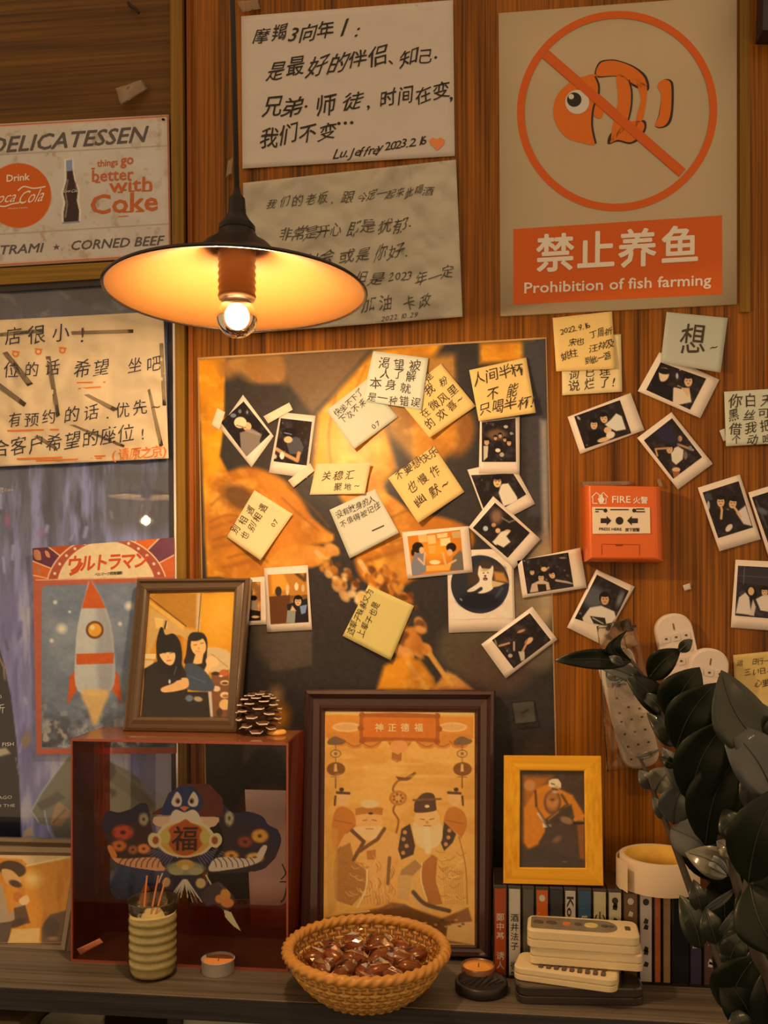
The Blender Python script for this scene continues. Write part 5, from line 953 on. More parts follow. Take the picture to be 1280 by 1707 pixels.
t = picture_frame('deity_print_frame', SD, [(508, 1149), (826, 1150), (819, 1597), (499, 1589)], [(540, 1185), (791, 1187), (791, 1578), (537, 1572)], [(0, -.002), (.08, .002), (.22, .004), (.30, 0), (.42, -.0045), (.72, -.006), (.86, -.003), (1, -.008)], .020, FR2, 'large mahogany frame with a yellow print of two bearded deities, behind the basket', paint_deity, pr=.3)
ik = Ink(lambda x, y, e=0: SD(x, y, 0) - SD.n*(.009-e), .0004)
for ch, x in (('神', 631), ('正', 652.5), ('德', 674), ('福', 697)): ik.text(ch, (x-7, 1218), (x+7, 1218.4), 15, .014)
ik.go('banner_lettering', mat('banner_cream', K(238, 190, 120), .5), t)

# pine frame standing on the cassettes
CTOP = SHELF + .109
def paint_man(c):
    c.fill((66, 44, 28)); c.o = (820, 1230); c.k = 6.32; c.sf = .28; P = c.poly; E = c.ell; L = c.line
    c.tint(c.fbm(10, 10, 3, 3), (84, 60, 40), .45, .8, .8); P([(330, 400), (640, 400), (560, 500), (480, 900), (460, 1200), (330, 1100)], (168, 92, 18), 40)
    P([(340, 740), (480, 530), (600, 480), (720, 540), (850, 600), (960, 780), (975, 880), (880, 870), (840, 700), (700, 760), (560, 860), (560, 1000), (480, 1150), (400, 1200), (340, 1100)], (206, 116, 16), 14)
    E(400, 500, 60, 60, (190, 120, 60), 0, 16); P([(470, 600), (560, 560), (540, 760), (460, 730)], (196, 112, 20), 14); L([(460, 560), (470, 720)], 20, (70, 36, 12), 12)
    E(640, 680, 92, 130, (112, 64, 30), 0, 12); E(640, 670, 70, 100, (170, 100, 44), 0, 14); P([(580, 640), (640, 690), (700, 640), (690, 720), (640, 740), (590, 710)], (190, 116, 56), 10); E(640, 650, 20, 10, (90, 44, 20), 0, 8)
    E(670, 490, 62, 58, (200, 150, 96), 0, 8); P([(600, 450), (640, 430), (700, 430), (730, 480), (730, 530), (690, 500), (640, 520), (600, 510)], (226, 190, 140), 6); L([(630, 480), (660, 490)], 12, (100, 60, 34), 6); L([(640, 535), (690, 545)], 22, (96, 60, 36), 8); E(668, 570, 34, 16, (190, 146, 96), 0, 8)
    L([(740, 600), (800, 700), (720, 760), (600, 860)], 26, (92, 56, 28), 12); L([(490, 800), (560, 890)], 26, (216, 180, 140), 7); P([(535, 900), (620, 915), (630, 945), (540, 945)], (228, 196, 160), 5)
    P([(480, 740), (560, 860), (620, 930), (800, 940), (900, 1000), (900, 1340), (480, 1340), (500, 1100), (590, 960)], (72, 50, 38), 20); L([(600, 860), (700, 780)], 16, (150, 100, 50), 8); E(790, 870, 70, 36, (150, 104, 66), 20, 12); E(690, 1070, 50, 30, (130, 84, 50), -30, 16); P([(900, 920), (980, 900), (980, 1280), (930, 1280)], (140, 76, 30), 16); L([(880, 860), (970, 820)], 40, (206, 120, 30), 10); L([(870, 900), (970, 900)], 22, (40, 20, 12), 8)
    P([(330, 1200), (480, 1130), (980, 1300), (980, 1370), (330, 1370)], (64, 46, 36), 20); L([(750, 1308), (790, 1308)], 8, (130, 110, 90), 5); c.grain(5)
SY = Tilt(CTOP, .128, CTOP+.155, .090)
picture_frame('pine_picture_frame', SY, [(840, 1259), (1002, 1260), (1006, 1477), (839, 1473)], [(867, 1284), (974, 1285), (976, 1447), (866, 1446)], [(0, -.001), (.03, 0), (.92, 0), (1, -.0008)], .012, {0: FRYH, 1: FRY, 2: FRYH, 3: FRY}, 'small yellow pine frame with a seated robed man, standing on the cassette row', paint_man, pr=.5)

# photo frame at the lower left
def paint_left(c):
    c.fill((206, 128, 30)); c.o = (0, 1240); c.k = 3.657; c.sf = .5; P = c.poly; E = c.ell; L = c.line; c.tint(c.fbm(12, 60, 3, 3), (184, 104, 20), .45, .75, .8)
    P([(-250, 680), (120, 700), (160, 740), (432, 690), (432, 676), (-250, 660)], (214, 170, 110), 4); L([(150, 740), (380, 690)], 10, (226, 190, 120), 3); E(185, 820, 50, 40, (236, 196, 120), 0, 36, .8)
    E(60, 760, 85, 50, (66, 42, 24), 10, 5); P([(0, 760), (60, 770), (115, 830), (90, 860), (30, 850), (0, 800)], (206, 150, 86), 4, 1, True); E(80, 850, 40, 20, (70, 44, 26), 20, 5); E(95, 930, 30, 30, (190, 100, 30), 0, 6)
    P([(-250, 880), (0, 860), (40, 1040), (120, 960), (150, 1000), (60, 1090), (0, 1110), (-250, 1200)], (166, 136, 100), 4); P([(100, 950), (150, 920), (165, 960), (130, 985)], (226, 176, 116), 3, 1, True); P([(70, 1000), (140, 980), (170, 1090), (80, 1110)], (92, 58, 34), 5); E(90, 1090, 60, 24, (70, 44, 30), -20, 6)
    P([(-20, 1090), (60, 1080), (40, 1210), (-60, 1210)], (84, 62, 48), 4); P([(60, 1130), (230, 1120), (225, 1210), (30, 1215)], (216, 166, 92), 4); P([(240, 1120), (290, 1040), (400, 1010), (400, 1210), (240, 1212)], (98, 66, 42), 6); E(300, 1120, 50, 60, (74, 52, 40), 0, 10); E(310, 1185, 30, 12, (150, 110, 70), 0, 6); c.grain(5)
SL = Tilt(SHELF, .112, SHELF+.165, .040)
FRS = mat('frame_silver_brown', K(120, 92, 62), .3, metal=.3, spec=.6, coat=.3)
picture_frame('photo_frame', SL, [(-150, 1390), (150, 1398), (118, 1602), (-170, 1604)], [(-128, 1422), (120, 1426), (98, 1572), (-145, 1570)], [(0, -.004), (.1, .001), (.3, .003), (.42, -.003), (.55, 0), (.85, -.001), (1, -.006)], .014, FRS, 'dark silver-edged frame with a drinking person photographed, at the shelf left end', paint_left)

# ================================================================== amber display box with the kite
def amb(name, tint, hz, hc): return clear(name, tint, haze=hz, hazecol=hc, rough=.05)
AMB = amb('amber_acrylic', (.88, .42, .26), .26, (.62, .10, .02)); AMB2 = amb('amber_back_acrylic', (.74, .40, .30), .16, (.42, .07, .02)); ATOP = amb('amber_top_acrylic', (.88, .60, .46), .42, (.62, .24, .11)); AEDGE = mat('amber_edge', K(140, 60, 36), .25, spec=.6)
CLR = clear('clear_front', (.998, .992, .985), ior=1.3)
pf = [W(118, 1236, .145), W(480, 1236, .145)]; bx0 = pf[0].x; bx1 = pf[1].x; by0 = -.145; by1 = -.052; bz0 = SHELF; bz1 = BTOP
t = empty('display_box', ((bx0+bx1)/2, (by0+by1)/2, bz0), 'transparent amber-red display box holding a painted swallow kite, under the photo frame', 'display box')
e_ = .003
MB().box((bx0, by0+e_, bz0), (bx0+e_, by1, bz1)).go('side_panel', AMB, t); MB().box((bx1-e_, by0+e_, bz0), (bx1, by1, bz1)).go('side_panel', AMB, t)
MB().box((bx0+e_, by0+e_, bz1-e_), (bx1-e_, by1, bz1)).go('top_panel', ATOP, t); MB().box((bx0+e_, by0+e_, bz0), (bx1-e_, by1, bz0+e_)).go('bottom_panel', ATOP, t)
mk('front_panel', [Vector((bx0+e_, by0+.001, bz0+e_)), Vector((bx1-e_, by0+.001, bz0+e_)), Vector((bx1-e_, by0+.001, bz1-e_)), Vector((bx0+e_, by0+.001, bz1-e_))], [(0, 1, 2, 3)], CLR, t)
for lo, hi in (((bx0, by0, bz1-e_), (bx1, by0+e_, bz1)), ((bx0, by0, bz0), (bx1, by0+e_, bz0+e_)), ((bx0, by0, bz0+e_), (bx0+.002, by0+e_, bz1-e_)), ((bx1-.002, by0, bz0+e_), (bx1, by0+e_, bz1-e_))): MB().box(lo, hi).go('edge_strip', AEDGE, t)
# back panel with a round-cornered window
wx0, wx1, wz0, wz1, r = bx0+.010, bx1-.020, bz0+.046, bz1-.014, .014
def rr(x0, x1, z0, z1, r, n=6):
    P = []
    for cx, cz, a in ((x1-r, z1-r, 0), (x0+r, z1-r, 90), (x0+r, z0+r, 180), (x1-r, z0+r, 270)):
        for i in range(n+1): q = math.radians(a+90*i/n); P.append((cx+r*math.cos(q), cz+r*math.sin(q)))
    return P
Po = rr(bx0+e_, bx1-e_, bz0+e_, bz1-e_, .0005); Pi = rr(wx0, wx1, wz0, wz1, r); n = len(Po)
v = [Vector((x, by1-.002, z)) for x, z in Po+Pi]+[Vector((x, by1, z)) for x, z in Po+Pi]; f = []
for i in range(n):
    j = (i+1) % n; f += [(i, j, n+j, n+i), (2*n+i, 3*n+i, 3*n+j, 2*n+j), (n+i, n+j, 3*n+j, 3*n+i)]
mk('back_panel', v, f, AMB2, t)
# the kite: a flat painted cut-out standing just behind the front
KD = .138
c = Canvas([(160, 1300), (478, 1300), (478, 1566), (160, 1566)], 1.2, (100, 1200), 3.048).cutout(); NV = (44, 38, 56); CR = (236, 188, 140); P = c.poly; E = c.ell; L = c.line
P([(212, 520), (240, 462), (300, 468), (360, 450), (400, 424), (440, 425), (456, 470), (462, 520), (480, 600), (500, 660), (530, 700), (540, 760), (470, 765), (330, 740), (262, 700), (240, 620), (215, 570)], (52, 30, 28), 3, 1, True)
P([(212, 520), (240, 462), (300, 468), (360, 450), (400, 424), (440, 425), (456, 470), (450, 520), (380, 520), (300, 530), (260, 560), (230, 580)], (34, 28, 44), 4, 1, True)
P([(815, 430), (835, 430), (880, 470), (960, 465), (1030, 490), (1060, 530), (1110, 560), (1124, 620), (1105, 680), (1080, 720), (1000, 770), (760, 780), (740, 740), (800, 690), (830, 620), (800, 500)], (44, 30, 36), 3, 1, True)
P([(815, 430), (835, 430), (880, 470), (960, 465), (1030, 490), (1060, 530), (1110, 560), (1124, 620), (1090, 640), (1020, 540), (900, 520), (840, 500)], (36, 30, 50), 5, 1, True)
for x, y, rx, ry, q in ((320, 572, 56, 40, (140, 50, 30)), (300, 640, 40, 30, (150, 76, 30)), (425, 655, 34, 26, (180, 92, 44)), (370, 660, 26, 24, (120, 70, 36)), (425, 505, 26, 34, (120, 100, 76)), (1015, 590, 44, 36, (176, 110, 40)), (940, 620, 40, 30, (110, 46, 26)), (870, 690, 38, 26, (170, 104, 44)), (990, 700, 46, 26, (190, 124, 56)), (860, 500, 24, 40, (130, 116, 80))):
    E(x, y, rx, ry, q, 0, 6)
    for a in range(5): E(x+rx*.5*math.cos(a*1.26), y+ry*.5*math.sin(a*1.26), rx*.34, ry*.34, tuple(min(255, k_*1.28) for k_ in q), 0, 4, .8)
    E(x, y, rx*.25, ry*.25, tuple(k_*.5 for k_ in q), 0, 4)
for cx_, s_ in ((530, 1), (745, -1)):       # striped feather bands
    X = (lambda x: x) if s_ > 0 else (lambda x: 1270-x+20)
    P([(X(240), 640), (X(262), 690), (X(330), 705), (X(470), 698), (X(520), 720), (X(530), 768), (X(440), 762), (X(330), 742), (X(268), 712)], CR if s_ < 0 else (222, 132, 84), 2, 1, True)
    P([(X(238), 645), (X(260), 640), (X(290), 690), (X(262), 700)], CR if s_ < 0 else (216, 110, 50), 2, 1, True)
    for i in range(8): x = 300+i*28; L([(X(x+24), 702), (X(x+6), 722), (X(x), 748)], 4.5, (50, 28, 30), 2, 1, True)
P([(470, 640), (600, 700), (690, 700), (810, 640), (760, 740), (690, 800), (590, 800), (520, 740)], (40, 30, 46), 3)
for i in range(9): 
    for s_ in (1, -1): L([(635+s_*(60+i*12), 690-i*4), (635+s_*(90+i*14), 740-i*8)], 4, (120, 110, 120), 2, .8)
P([(480, 490), (548, 490), (560, 470), (710, 470), (720, 490), (805, 495), (790, 540), (720, 550), (640, 530), (540, 550), (475, 530)], (206, 150, 112), 2, 1, True)
P([(455, 480), (520, 440), (550, 370), (640, 322), (760, 325), (830, 400), (830, 490), (700, 492), (560, 486)], (84, 34, 22), 3)
P([(515, 480), (540, 400), (590, 345), (635, 335), (690, 350), (722, 400), (720, 440), (690, 470), (560, 480)], (34, 42, 72), 3, 1, True)
for x, s_ in ((592, 1), (676, -1)): P([(x-26, 420), (x-10, 380), (x+6, 366), (x+26, 400), (x+20, 436), (x-10, 440)], (216, 186, 150), 2, 1, True); E(x+6*s_, 412, 13, 16, (130, 96, 60), 0, 2); E(x+8*s_, 414, 7, 9, (30, 24, 26), 0, 1.5)
P([(565, 480), (590, 456), (632, 470), (676, 456), (705, 480), (715, 530), (640, 520), (560, 535)], (214, 176, 136), 2, 1, True); P([(608, 444), (632, 438), (656, 444), (632, 466)], (206, 96, 40), 2)
E(636, 604, 152, 96, (232, 186, 130), 0, 3); E(636, 606, 132, 86, (186, 130, 56), 0, 4); P([(540, 600), (560, 550), (610, 520), (640, 505), (668, 524), (710, 545), (735, 600), (700, 660), (640, 690), (580, 670)], (160, 70, 24), 3, 1, True)
for s_ in (1, -1): E(636+s_*100, 595, 26, 36, (176, 150, 70), 0, 4); E(636+s_*155, 612, 34, 40, (206, 168, 110), 20*s_, 3); E(636+s_*150, 612, 16, 20, (140, 70, 30), 0, 3)
E(636, 755, 100, 36, (130, 116, 74), 0, 6); E(636, 735, 46, 26, (176, 130, 60), 0, 4); E(590, 770, 40, 20, (150, 134, 90), 0, 4); E(690, 770, 40, 20, (150, 134, 90), 0, 4); E(636, 750, 18, 14, (206, 160, 90), 0, 3)
P([(560, 790), (720, 790), (770, 850), (730, 930), (640, 860), (545, 925), (500, 880)], (44, 34, 44), 3)
for dx in (-92, -72, -48, -22, 14, 40, 62, 84): L([(635+dx*.12, 815), (635+dx, 930-abs(dx)*.05-(24 if abs(dx) < 30 else 0))], 10 if abs(dx) < 30 else 7, (222, 190, 150), 2)
L([(520, 780), (500, 830)], 12, (214, 180, 130), 3); L([(742, 790), (775, 850)], 12, (190, 170, 130), 3)
P([(500, 830), (540, 790), (560, 860), (520, 900), (460, 930), (430, 960), (410, 900), (430, 850)], (50, 36, 40), 3, 1, True); P([(400, 900), (430, 830), (455, 860), (450, 930), (420, 970), (398, 930)], (150, 70, 26), 4, 1, True); E(540, 825, 20, 26, (176, 140, 80), 20, 4); E(715, 830, 26, 26, (186, 146, 84), -20, 4)
P([(720, 880), (800, 820), (850, 860), (890, 910), (870, 960), (830, 970), (790, 940), (740, 945)], (64, 44, 40), 3, 1, True); E(840, 890, 26, 34, (206, 124, 50), 0, 4); E(850, 930, 34, 24, (196, 112, 44), 0, 4); E(810, 910, 22, 22, (190, 116, 52), 0, 4); P([(830, 965), (870, 975), (925, 1080), (880, 1050), (838, 1005)], (196, 170, 120), 2)
L([(800, 830), (840, 860)], 5, (90, 70, 60), 2)
c.col = np.clip(c.col*1.16, 0, 255); c.go('kite', lambda x, y, e=0: W(x, y, KD+e), print_mat('kite_print', .4), t, e=0)
# thickness behind the kite
ik = Ink(lambda x, y, e=0: W(x, y, KD+.0015), 0); ik.text('福', (284, 1415), (331, 1415), 46, .006, wob=.4); ik.go('kite_character', mat('kite_ink', K(44, 28, 26), .6), t)
Sheet([(128, 1582), (166, 1564), (172, 1571), (134, 1592)], .1462, (0, 0, 0, 0), .001, base=lambda x, y, e: W(x, y, e)).build('paper_scrap', mat('scrap_orange', K(160, 84, 50), .5), t, n=3, thick=.0003)

# pine cone and amber wax on top of the box
pc = onz(425, 1228, BTOP); pc.y += .020
cone = empty('pine_cone', pc, 'brown pine cone with pale-tipped open scales, on the box beside the photo frame', 'pine cone')
SCM = mat('cone_scale', K(92, 54, 30), .5, var=.25, vscale=60); TIP = mat('cone_scale_tip', K(206, 170, 134), .45)
MB().lathe([(.004, .004), (.010, .010), (.012, .022), (.009, .038), (.003, .050), (.0005, .053)], pc, 12).go('core', SCM, cone, True)
rg = random.Random(5); N = 46
for i in range(N):
    tt = i/N; z = .006+.044*tt; R_ = (.0275*math.sin(math.pi*(.24+.66*tt)))*1.0; a = i*2.399963; el = .05+tt*.95
    dirv = Vector((math.cos(a)*math.cos(el), math.sin(a)*math.cos(el), math.sin(el))); side = Vector((-math.sin(a), math.cos(a), 0)); up = dirv.cross(side)*-1
    b = Vector((0, 0, z)) + Vector((math.cos(a), math.sin(a), 0))*.006; L_ = max(.008, R_-.004); wv = .0088*(1-.35*tt); v = []; K_ = [(0, .35, 0), (.55, .8, .0004), (.82, 1.0, .0026), (1.0, .62, .0056)]
    for q, w_, h in K_:
        for s_ in (-1, 1): v.append(b+dirv*L_*q+side*wv*w_*s_+up*h)
    for q, w_, h in K_:
        for s_ in (-1, 1): v.append(b+dirv*L_*q+side*wv*w_*s_+up*(h-.0016))
    f = [(0, 1, 3, 2), (2, 3, 5, 4), (4, 5, 7, 6), (8, 10, 11, 9), (10, 12, 13, 11), (12, 14, 15, 13), (6, 7, 15, 14), (0, 2, 10, 8), (2, 4, 12, 10), (4, 6, 14, 12), (1, 9, 11, 3), (3, 11, 13, 5), (5, 13, 15, 7)]
    mk('scale', [p+pc for p in v], f, [SCM, TIP], cone, mi=[0, 0, 1, 0, 0, 0, 1, 0, 0, 1, 0, 0, 1])
w0 = onz(460, 1225, BTOP); o = MB().lathe([(.0001, 0), (.0110, 0), (.0125, .0015), (.0122, .004), (.010, .0058), (.0001, .0062)], w0 + Vector((0, .004, 0)), 28, .9).go('wax_disc', mat('amber_wax', K(228, 150, 60), .35, spec=.6), None, True); tag(o, 'small amber wax disc lying on the box right of the pine cone', 'wax')

# ================================================================== tealights, jar, lid
def base_on_shelf(px, py): return onz(px, py, SHELF)
ALU = mat('tealight_aluminium', K(206, 176, 144), .35, metal=.45, spec=.8); WAXO = mat('tealight_wax_orange', K(226, 132, 60), .45)
q = base_on_shelf(356, 1630); q.y += .018; R_ = .0195
t = empty('tealight', q, 'silver tealight cup with orange wax, on the shelf between jar and basket', 'candle', 'tealights')
MB().lathe([(R_*.96, 0), (R_, .001), (R_, .0155), (R_+.0008, .016), (R_-.0006, .016), (R_-.0008, .0012), (.0002, .0010)], q, 36).go('cup', ALU, t, True)
MB().lathe([(.0001, .0125), (R_*.6, .0122), (R_*.94, .0130), (R_*.94, .002)], q, 30).go('wax', WAXO, t, True); MB().tube([q+Vector((0, 0, .012)), q+Vector((.001, 0, .016))], .0006, 6).go('wick', BDK, t)
# black lid with a tealight behind it
q = base_on_shelf(802, 1671); q.y += .031
t = empty('black_lid', q, 'round black lid with ribbed top lying at the shelf edge under the tealight', 'lid')
BL = mat('lid_black', K(36, 26, 22), .4, spec=.5)
MB().lathe([(.0001, .0), (.0285, .0), (.030, .0015), (.030, .0095), (.029, .0115), (.0265, .012), (.0255, .0095), (.0001, .0092)], q, 44).go('lid_body', BL, t, True)
for i in range(-3, 4): MB().tube([q+Vector((i*.007-.006, -.014+abs(i)*.003, .0095)), q+Vector((i*.007+.006, .014-abs(i)*.003, .0095))], .0009, 6).go('rib', BL, t)
q = base_on_shelf(797, 1640); q.y += .014; q.y = max(q.y, -.135)
t = empty('tealight', q, 'glowing amber tealight in a dark cup, behind the black lid and beside the deity frame', 'candle', 'tealights')
MB().lathe([(.018, 0), (.0195, .001), (.0198, .0155), (.0185, .0155), (.0183, .002), (.0002, .0018)], q, 36).go('cup', mat('amber_cup', K(120, 66, 36), .3, spec=.6), t, True); MB().lathe([(.0001, .0128), (.012, .0128), (.0182, .0138), (.0182, .003)], q, 30).go('wax', mat('tealight_wax_amber', K(236, 138, 48), .4), t, True); MB().tube([q+Vector((0, 0, .012)), q+Vector((.0006, 0, .0175))], .0006, 6).go('wick', BDK, t)
# ribbed jar of sand with three incense sticks
q = base_on_shelf(240, 1641); R_ = .0292; q.y += R_-.001
t = empty('incense_jar', q, 'ribbed glass jar filled with pale grain, holding three incense sticks', 'jar')
JG = clear('jar_glass', (.97, .95, .88), rough=.09, haze=.05, hazecol=(.8, .66, .4), ior=1.7); SAND = mat('jar_grain', K(240, 180, 108), .7, var=.25, vscale=160, bump=.8, bscale=300)
H = .090; pr = [(.006, .0005), (R_*.72, .0005), (R_*.86, .002), (R_*.96, .008)]
nrib = 6
for i in range(nrib*6+1): a = i/6; z = .012+a*(.072-.012)/nrib; pr.append((R_*(.905+.095*abs(math.sin(math.pi*a))**.8), z))
pr += [(R_*.98, .076), (R_*.985, .082), (R_*1.0, .088), (R_*.985, .090), (R_*.95, .088), (R_*.95, .076)]
MB().lathe(pr, q, 56).go('jar_glass', JG, t, True)
sp = [(.0001, .003)]+[(max(.001, r-.0016), z+.001) for r, z in pr[1:] if z < .070]+[(R_*.9, .071), (R_*.5, .073), (.0001, .072)]
MB().lathe(sp, q, 48).go('grain', SAND, t, True)
STK = mat('incense_stick', K(196, 104, 60), .6)
for (x0, y0, x1, y1) in ((238, 1535, 245, 1460), (249, 1537, 264, 1460), (257, 1534, 276, 1465)):
    d0 = -(q.y); a = W(x0, y0, d0+.004); a = a+(a-W(x1, y1, d0))*.15; MB().tube([a, W(x1, y1, d0)], .0011, 7).go('incense_stick', STK, t)

# ================================================================== rattan basket with wrapped dates
bc = Vector((W(611, 1585, .188).x, -.1905, SHELF)); RR = .0915; HH = .0525
t = empty('rattan_basket', bc, 'round coiled rattan basket with a twisted rim, full of wrapped dates', 'basket')
RAT = mat('rattan', K(176, 106, 36), .5, var=.3, vscale=90); RAT2 = mat('rattan_light', K(208, 140, 62), .45, var=.2, vscale=120); RIM = mat('rattan_rim', K(182, 112, 40), .42, var=.2, vscale=70)
def wall_r(z): u = z/HH; return .042+(RR-.004-.042)*min(1.0, math.sin(min(1, u*.95+.05)*math.pi/2))**.8
rows = 10; NS = 64
for i in range(rows):
    z = .003+i*(HH-.006)/(rows-1); pts = []
    r0 = wall_r(z)
    m_ = 3*NS; v = []; f = []
    for k in range(m_):
        a = 2*math.pi*k/m_; rr_ = r0+.0012*math.sin(NS/2*a+(i % 2)*math.pi)
        for s_ in range(5): b = 2*math.pi*s_/5; v.append(bc+Vector(((rr_+.0016*math.cos(b))*math.cos(a), (rr_+.0016*math.cos(b))*math.sin(a), z+.0026*math.sin(b))))
    for k in range(m_):
        for s_ in range(5): f.append((k*5+s_, ((k+1) % m_)*5+s_, ((k+1) % m_)*5+(s_+1) % 5, k*5+(s_+1) % 5))
    mk('weave_row', v, f, RAT if i % 2 else RAT2, t, True)
stm = None
for k in range(NS):
    a = 2*math.pi*(k+.5)/NS
    if stm is None:
        pts = [Vector((wall_r(z)+.0004+.0012*(1 if j % 2 else -1)*0, 0, z)) for j, z in enumerate([.001+(HH-.002)*q_/7 for q_ in range(8)])]
        o = MB().tube([bc+p for p in pts], .0019, 5).go('stake', RAT2, t, True, origin=bc); stm = o
    else: o = stm.copy(); col.objects.link(o); o.parent = t
    o.rotation_euler = (0, 0, a); o.location = (0, 0, 0)
fl = MB().lathe([(.0001, .002), (.044, .002), (.046, .0035), (.044, .005), (.0001, .004)], bc, 40).go('base', RAT, t, True)
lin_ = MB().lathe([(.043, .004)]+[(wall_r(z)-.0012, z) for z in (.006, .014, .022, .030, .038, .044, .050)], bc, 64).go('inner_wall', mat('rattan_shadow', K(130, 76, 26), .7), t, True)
v = []; f = []; m_ = 540; sN = 12       # rim, a twisted rope
for k in range(m_):
    a = 2*math.pi*k/m_
    for s_ in range(sN): b = 2*math.pi*s_/sN; rr_ = .0062*(1+.17*math.cos(3*(b-a*16))); v.append(bc+Vector(((RR-.0025+rr_*math.cos(b))*math.cos(a), (RR-.0025+rr_*math.cos(b))*math.sin(a), HH-.001+rr_*.9*math.sin(b))))
for k in range(m_):
    for s_ in range(sN): f.append((k*sN+s_, ((k+1) % m_)*sN+s_, ((k+1) % m_)*sN+(s_+1) % sN, k*sN+(s_+1) % sN))
mk('rim', v, f, RIM, t, True)
# dates
DTE = mat('date_brown', K(112, 50, 18), .25, spec=.6, coat=.6, var=.4, vscale=80); WRP = clear('wrapper_film', (.96, .86, .70), rough=.15, ior=1.18)
rg = random.Random(9)
def date_mesh(seed):
    r2 = random.Random(seed); v = []; f = []; n, m2 = 9, 12
    for i in range(n+1):
        th = math.pi*i/n
        for k in range(m2): a = 2*math.pi*k/m2; w_ = 1+.13*math.sin(5*a+seed+th*2)+.08*r2.uniform(-1, 1); v.append(Vector((.0135*math.cos(th), .0085*math.sin(th)*math.cos(a)*w_, .0075*math.sin(th)*math.sin(a)*w_)))
    for i in range(n):
        for k in range(m2): f.append((i*m2+k, (i+1)*m2+k, (i+1)*m2+(k+1) % m2, i*m2+(k+1) % m2))
    return v, f
def wrap_mesh(seed):
    v = []; f = []; m2 = 8; r2 = random.Random(seed+50)
    for i, (x, r_) in enumerate(((-.021, .006), (-.0165, .0045), (-.0148, .0022), (-.0125, .0055), (-.006, .0094), (.006, .0096), (.0125, .0055), (.0148, .0022), (.0165, .0045), (.021, .006))):
        for k in range(m2): a = 2*math.pi*k/m2; q_ = r_*(1+.22*r2.uniform(-1, 1)); v.append(Vector((x, q_*math.cos(a), q_*math.sin(a))))
    for i in range(9):
        for k in range(m2): f.append((i*m2+k, (i+1)*m2+k, (i+1)*m2+(k+1) % m2, i*m2+(k+1) % m2))
    return v, f
protos = [(date_mesh(s_), wrap_mesh(s_)) for s_ in (1, 2, 3)]
dates = []
first = []
spots = []
for ring_r, nn, z in ((.012, 2, .0205), (.034, 7, .0215), (.0, 1, .031), (.026, 5, .033), (.048, 9, .033), (.056, 11, .0375), (.014, 2, .040), (.036, 6, .0395)):
    for k in range(nn): a = 2*math.pi*k/nn+ring_r*40+z*70; spots.append((ring_r*math.cos(a)+rg.uniform(-.002, .002), ring_r*math.sin(a)+rg.uniform(-.002, .002), z))
for i, (x, y, z) in enumerate(spots):
    p = bc+Vector((x, y, z)); j = i % 3
    if i < 3:
        (v, f), (v2, f2) = protos[j]; o = mk('wrapped_date', [q_ for q_ in v], f, DTE, None, True, origin=(0, 0, 0)); ch = mk('wrapper', v2, f2, WRP, o, False, origin=(0, 0, 0)); ch.location = (0, 0, 0); first.append((o, ch))
    else:
        o = first[j][0].copy(); col.objects.link(o); ch = first[j][1].copy(); col.objects.link(ch); ch.parent = o
    o.scale = (1.12, 1.12, 1.12); o.location = p; o.rotation_euler = (rg.uniform(0, 6), rg.uniform(-.35, .35), rg.uniform(0, 6)); tag(o, 'glossy brown date in clear wrapper, heaped in the rattan basket', 'date', 'wrapped dates in the basket')

# ================================================================== cassettes in a row
q = W(822, 1630, .132); cx = q.x; CB = .063
spines = [ # width px, colour, text colour, (text, size, rotated), label
 (24, (168, 70, 28), 'lt', '鄭中基 诱人', 'red-brown cassette with white title, leftmost of the row'),
 (24, (212, 178, 140), 'dk', '酒井法子 微笑', 'white cassette with black vertical title, second from the left'),
 (22, (96, 84, 66), None, '', 'plain grey cassette between the white and the bright orange one'),
 (24, (210, 92, 28), 'lt', '·', 'bright orange cassette under the pine frame'),
 (24, (58, 52, 48), None, '', 'charcoal cassette between the orange one and the photo-film one'),
 (22, (206, 184, 150), 'dk', 'Konica', 'white cassette with big black latin letters running down its spine'),
 (25, (60, 84, 100), 'lt', 'BEYOND', 'blue cassette with pale capital letters'),
 (25, (206, 168, 118), 'dk', '小虎队', 'cream cassette with brush-written characters, right of the blue one'),
 (25, (206, 176, 126), 'dk', '', 'pale cream cassette with a dark drawing near its top'),
 (26, (120, 80, 48), 'lt', '', 'brown cassette with a small round emblem, left of the pinkish one'),
 (24, (190, 160, 140), 'dk', '', 'pinkish white cassette under the tape roll'),
 (14, (176, 88, 44), None, '', 'narrow orange-brown case under the tape roll'),
 (16, (150, 108, 66), None, '', 'narrow tan case right of the orange-brown one'),
 (28, (26, 22, 26), None, '', 'black case under the right side of the tape roll'),
 (22, (64, 50, 62), 'lt', '流行金曲', 'dark purple case with a pale strip, half behind the plant'),
 (24, (92, 62, 46), 'lt', '', 'brown case with pale marks, behind the plant stem'),
 (24, (70, 44, 34), None, '', 'dark brown case, last of the row behind the plant')]
CASE = clear('cassette_case', (.99, .98, .96), rough=.05, ior=1.3)
